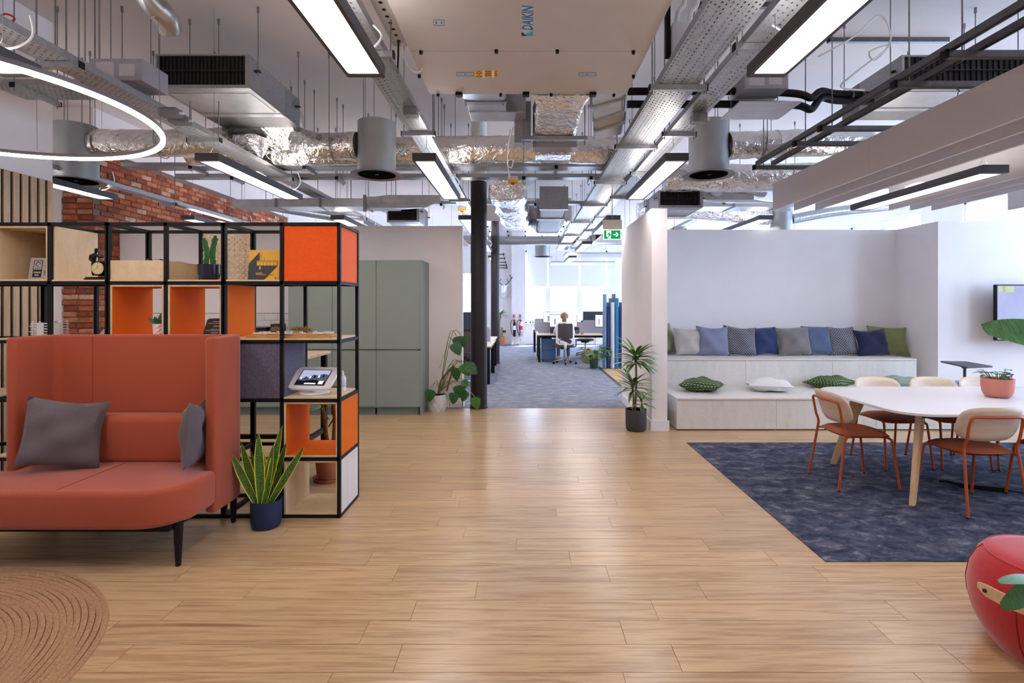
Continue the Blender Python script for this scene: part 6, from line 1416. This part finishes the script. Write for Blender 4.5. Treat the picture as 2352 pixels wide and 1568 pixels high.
for p in body.data.polygons:
    c = p.center
    if c.z > 1.055 or (c.y > .315 and .73 < c.z < .82): p.material_index = 2
    elif c.z < .09: p.material_index = 3
    elif c.z < .16: p.material_index = 2
    elif c.z < .60: p.material_index = 1
mb = MB()
vs = []                                                            # hair cap: back and top of the head with a tied tail
for i in range(10):
    th_ = PI * i / 9 * .62
    for j in range(16):
        a = 2 * PI * j / 16; k = 1 if math.sin(a) < .35 else .88; vs.append((.105 * math.sin(th_) * math.cos(a) * k, .012 + .112 * math.sin(th_) * math.sin(a) * k - .012, 1.215 + .108 * math.cos(th_)))
mb.add(vs, [(i * 16 + j, i * 16 + (j + 1) % 16, (i + 1) * 16 + (j + 1) % 16, (i + 1) * 16 + j) for i in range(9) for j in range(16)]); hr = mb.build('hair', HAIR, P0, True)
T('hair_tail', spline([(0, -.095, 1.2), (0, -.125, 1.15), (0, -.115, 1.06), (0, -.1, .99)], 5), [.03, .038, .042, .045, .046, .045, .044, .042, .04, .037, .034, .03, .026, .02, .014, .006], HAIR, hr, 10)
for s in (-1, 1):
    MB().lathe([(0, -.006), (.012, -.004), (.018, 0), (.012, .006), (0, .004)], (s * .094, .01, 1.195), 10, 'x').build('ear', SKIN, P0, True)
    MB().lathe([(0, .004), (.009, 0), (0, -.004)], (s * .034, .098, 1.205), 10, 'y').build('eye', BLKT, P0, True)
    for k in range(5):                                             # fingers curled over the desk edge
        b = Vector((s * .18, .36, .763)); off = (k - 2) * .017 * -s
        pts = [b + Vector((off * .8, 0, 0)), b + Vector((off, .05, .004)), b + Vector((off * 1.05, .075 - abs(k - 2) * .006, -.004)), b + Vector((off * 1.05, .09 - abs(k - 2) * .01, -.014))] if k < 4 else [b + Vector((-s * .02, -.01, 0)), b + Vector((-s * .045, .02, 0)), b + Vector((-s * .05, .045, -.008))]
        T('finger', pts, .0085, SKIN, P0, 6)
    MB().box((s * .18, .36, .762), (.075, .075, .024)).build('palm', SKIN, P0, True, .011, 3)
MB().add([(0, .103, 1.21), (-.012, .1, 1.175), (.012, .1, 1.175), (0, .122, 1.178)], [(0, 1, 3), (0, 3, 2), (1, 2, 3), (0, 2, 1)]).build('nose', SKIN, P0); MB().box((0, .1, 1.152), (.04, .008, .01)).build('mouth', mat('lips', '#a8645a', .6), P0, True, .003)

# ---- blue acoustic tubes on the round sisal rug
t = thing('sisal_rug', 'beige sisal rug with dark border and rounded corners under the blue tubes', 'rug', (3.4, 11.6, .002))
MB().prism(rrect(3.1, 4.0, .55, 10), 0, .008).build('woven_field', JUTEF, t); MB().prism(rrect(3.22, 4.12, .6, 10), 0, .005).build('border', mat('rug_border', '#3c3a44', .9), t)
t = thing('tube_screen', 'screen of upright blue and grey felt tubes of different heights', 'room divider', (2.22, 12.78, .01))
TC = {c: fab('tube_%s' % c, h, .06, .2) for c, h in (('steel', '#6f8ca6'), ('navy', '#27356c'), ('pale', '#c3c8d0'), ('teal', '#2f7ea6'), ('slate', '#5d7284'), ('grey', '#9aa5ab'))}
for x, y, h, c in ((1385, 0, 1.77, 'steel'), (1393.5, .0, 1.47, 'navy'), (1403, -.02, 1.57, 'pale'), (1413, .0, 1.67, 'teal'), (1421.5, .0, 1.47, 'navy'), (1430.5, -.03, 1.77, 'steel'), (1443, .0, 1.47, 'navy'), (1450, 0, 1.57, 'grey'), (1458, 0, 1.77, 'steel'), (1408, .12, 1.77, 'slate'), (1401, .14, 1.67, 'slate'), (1395, .12, 1.57, 'slate'), (1425, .13, 1.57, 'slate'), (1440, .13, 1.67, 'teal'), (1448, .14, 1.77, 'slate'), (1434, .13, 1.32, 'navy')):
    X = (x + 3.5 - CX) * 12.78 / F - 2.22; MB().lathe([(.0, 0), (.046, 0), (.046, h - .01), (.043, h), (0, h)], (X, y, 0), 18).build('felt_tube', TC[c], t, True)
MB().b2((-.38, -.06, 0), (.5, .2, .012)).build('base_plate', DARK, t)
# peace lily
p = at(1364, 846, Y=12.85); t = thing('peace_lily', 'leafy peace lily with a white flower in a green pot', 'plant', (p.x, 12.85, .002)); r6 = random.Random(77)
pot(t, [(.085, 0), (.09, .01), (.11, .19), (.122, .19), (.122, .21), (.11, .21), (.105, .19)], GREENPOT, 24, (.107, .19))
for i in range(44):
    a = r6.uniform(0, 2 * PI); d = Vector((math.cos(a), math.sin(a), r6.uniform(.5, 1.8))); b = Vector((0, 0, .19)) + d.normalized() * r6.uniform(.14, .42); T('leaf_stem', [(.03 * math.cos(a), .03 * math.sin(a), .19), b], .003, STEM, t, 4); leaf('leaf', b, (d.x, d.y, .5), r6.uniform(.2, .32), .11, r6.uniform(.8, 1.7), (LEAF, LEAFD)[i % 2], t, n=7)
T('flower_stem', [(0, 0, .2), (.04, -.03, .5), (.02, -.05, .62)], .004, STEM, t, 5); leaf('flower', (.02, -.05, .6), (-.1, -.2, 1), .13, .07, -.3, WHT, t)
# round wicker basket beside the lily
t = thing('wicker_basket', 'round wicker basket lying behind the peace lily', 'basket', (1.66, 13.7, .19)); WIC = mat('wicker', '#a98a5a', .9, var=.35, scale=50, bmp=.8, bscale=60)
for i in range(6): T('wicker_coil', [((.04 + .028 * i) * math.cos(a), .02 * i, (.04 + .028 * i) * math.sin(a)) for a in [k * PI / 12 for k in range(24)]], .015, WIC, t, 6, True)
# yucca in terracotta, extinguishers, socket, deer head, rods on the far wall
t = thing('yucca', 'yucca with spiky crown in a terracotta pot by the far wall', 'plant', (-.86, 19.9, .002)); pot(t, [(.15, 0), (.16, .02), (.18, .32), (.165, .32), (.16, .28)], TERRA, 24, (.16, .28)); T('trunk', [(-.03, 0, .28), (-.05, 0, .8), (-.02, 0, 1.12)], [.045, .035, .03], BARK, t, 9); T('trunk', [(.06, 0, .28), (.05, 0, .66)], .03, BARK, t, 9); r7 = random.Random(2)
for i in range(30): a = r7.uniform(0, 2 * PI); leaf('leaf', (-.02, 0, 1.12), (math.cos(a), math.sin(a), r7.uniform(-.3, 1.4)), r7.uniform(.3, .45), .05, r7.uniform(.2, .9), LEAF, t, n=6)
STL = mat('extinguisher_steel', '#b9bcc4', .25, .9)
for i, (px, lb) in enumerate(((1181.5, 'slim fire extinguisher with black hose, left of the pair'), (1196, 'wider polished fire extinguisher, right of the pair'))):
    p = at(px, 775, Y=20.05); r = .05 if i == 0 else .075; t = thing('fire_extinguisher', lb, 'fire extinguisher', (p.x, 20.05, .02)); 
    MB().lathe([(r * .9, .3), (r, .32), (r, .78), (r * .6, .85), (.02, .87)], n=20).build('cylinder', BLACK if i == 0 else STL, t, True); MB().lathe([(r * 1.01, .55), (r * 1.012, .55), (r * 1.012, .7), (r * 1.01, .7)], n=20).build('label_band', WHT if i == 0 else REDT, t, True); MB().b2((-.04, -.05, .87), (.04, .03, .93)).build('valve_handle', REDT, t, False, .01)
    T('hose', spline([(0, -.02, .9), (-.12, -.03, .88), (-.13, -.05, .6), (-.07, -.07, .35)], 6), .011, BLACK, t, 6); T('stand_hook', [(0, .06, 0), (0, .08, .5), (0, .06, 1.05)], .008, CHR, t, 6); MB().b2((-.14, -.1, -.018), (.14, .1, -.006)).build('stand_foot', CHR, t); T('stand_loop', spline([(-.1, 0, 0), (-.02, .02, .12), (0, .04, .3)], 5), .008, CHR, t, 6)
    MB().b2((-.05, .13, 1.0), (.0, .14, 1.12)).build('sign_red', REDT, t); MB().b2((.0, .13, 1.0), (.05, .14, 1.12)).build('sign_cream', CREAML, t); MB().b2((-.006, .1, .9), (.006, .13, 1.04)).build('sign_post', GREYF, t)
p = at(1157, 761, Y=20.5); t = thing('wall_socket', 'grey double socket on the far wall beside the yucca', 'socket', (p.x, 20.495, p.z - .04)); MB().box((0, 0, .04), (.17, .012, .1)).build('plate', GREYF, t, False, .003); MB().b2((-.02, -.01, -.6), (.02, .005, -.01)).build('cable_duct', TRIMW, t)
p = at(1158, 668, Y=20.45); t = thing('deer_head', 'white geometric deer head with dark antlers on the far wall', 'wall ornament', (p.x, 20.48, p.z - .2)); ANT = mat('antler_dark', '#3c3844', .6)
loft([ring((0, -.02, .1), X_, Z_, .26, .36, .9, 10), ring((0, -.2, .22), X_, Z_, .2, .26, .9, 10), ring((0, -.36, .32), X_, Z_, .2, .22, .9, 10), ring((0, -.5, .22), X_, Z_, .12, .13, .9, 10), ring((0, -.58, .16), X_, Z_, .08, .08, .9, 10)]).build('head', WHITEP, t)
for s in (-1, 1):
    an_ = T('antler', spline([(s * .06, -.34, .42), (s * .18, -.32, .52), (s * .27, -.3, .66), (s * .22, -.3, .8)], 5), .016, ANT, t, 6); T('antler_tine', [(s * .18, -.32, .52), (s * .1, -.34, .66)], .012, ANT, an_, 6); T('antler_tine', [(s * .25, -.3, .62), (s * .34, -.3, .72)], .012, ANT, an_, 6)
    MB().add([(s * .08, -.34, .36), (s * .1, -.32, .42), (s * .22, -.3, .40)], [(0, 1, 2)]).build('ear', WHITEP, t)
t = thing('peg_rack', 'five thin dark wall pegs high beside the second column', 'wall rack', at(1147, 583, Y=20.49))
for i, (x1, yy) in enumerate(((1157, 584), (1159, 593), (1161, 602), (1163, 609), (1164.5, 615))):
    a = at(1147, yy, Y=20.485) - t.location; b = at(x1, yy, Y=20.485) - t.location; T('peg', [a, b], .014, BLACK, t, 6); MB().box(b, (.03, .03, .09)).build('peg_end', BLACK, t)
p = at(1221, 741, Y=20.4)
for i, dx in enumerate((0, .1)): 
    t = thing('small_jar', 'small dark jar on the far window sill, %s one' % ('left', 'right')[i], 'jar', (p.x + dx - .05, 20.42, .802)); MB().lathe([(.03, 0), (.035, .01), (.035, .07), (.02, .09), (.02, .11)], n=14).build('jar', mat('jar_green_%d' % i, '#5f7a6a', .4), t, True); MB().lathe([(.022, .1), (.022, .125), (0, .125)], n=12).build('lid', DARK, t, True)
# ================================================================ give every thing its origin at its base
bpy.context.view_layer.update()
for o in list(COL.objects):
    if o.parent is not None or o.type not in ('EMPTY', 'MESH'): continue
    if o.type == 'EMPTY' and o.location.length < 1e-6 and len(o.children):
        pts = [ch.matrix_world @ Vector(c) for ch in o.children if ch.type == 'MESH' for c in ch.bound_box]
        if not pts: continue
        lo = [min(p[i] for p in pts) for i in range(3)]; hi = [max(p[i] for p in pts) for i in range(3)]
        base = Vector(((lo[0] + hi[0]) / 2, (lo[1] + hi[1]) / 2, lo[2])); o.location = base
        for ch in o.children: ch.matrix_parent_inverse = Matrix.Translation(-base)
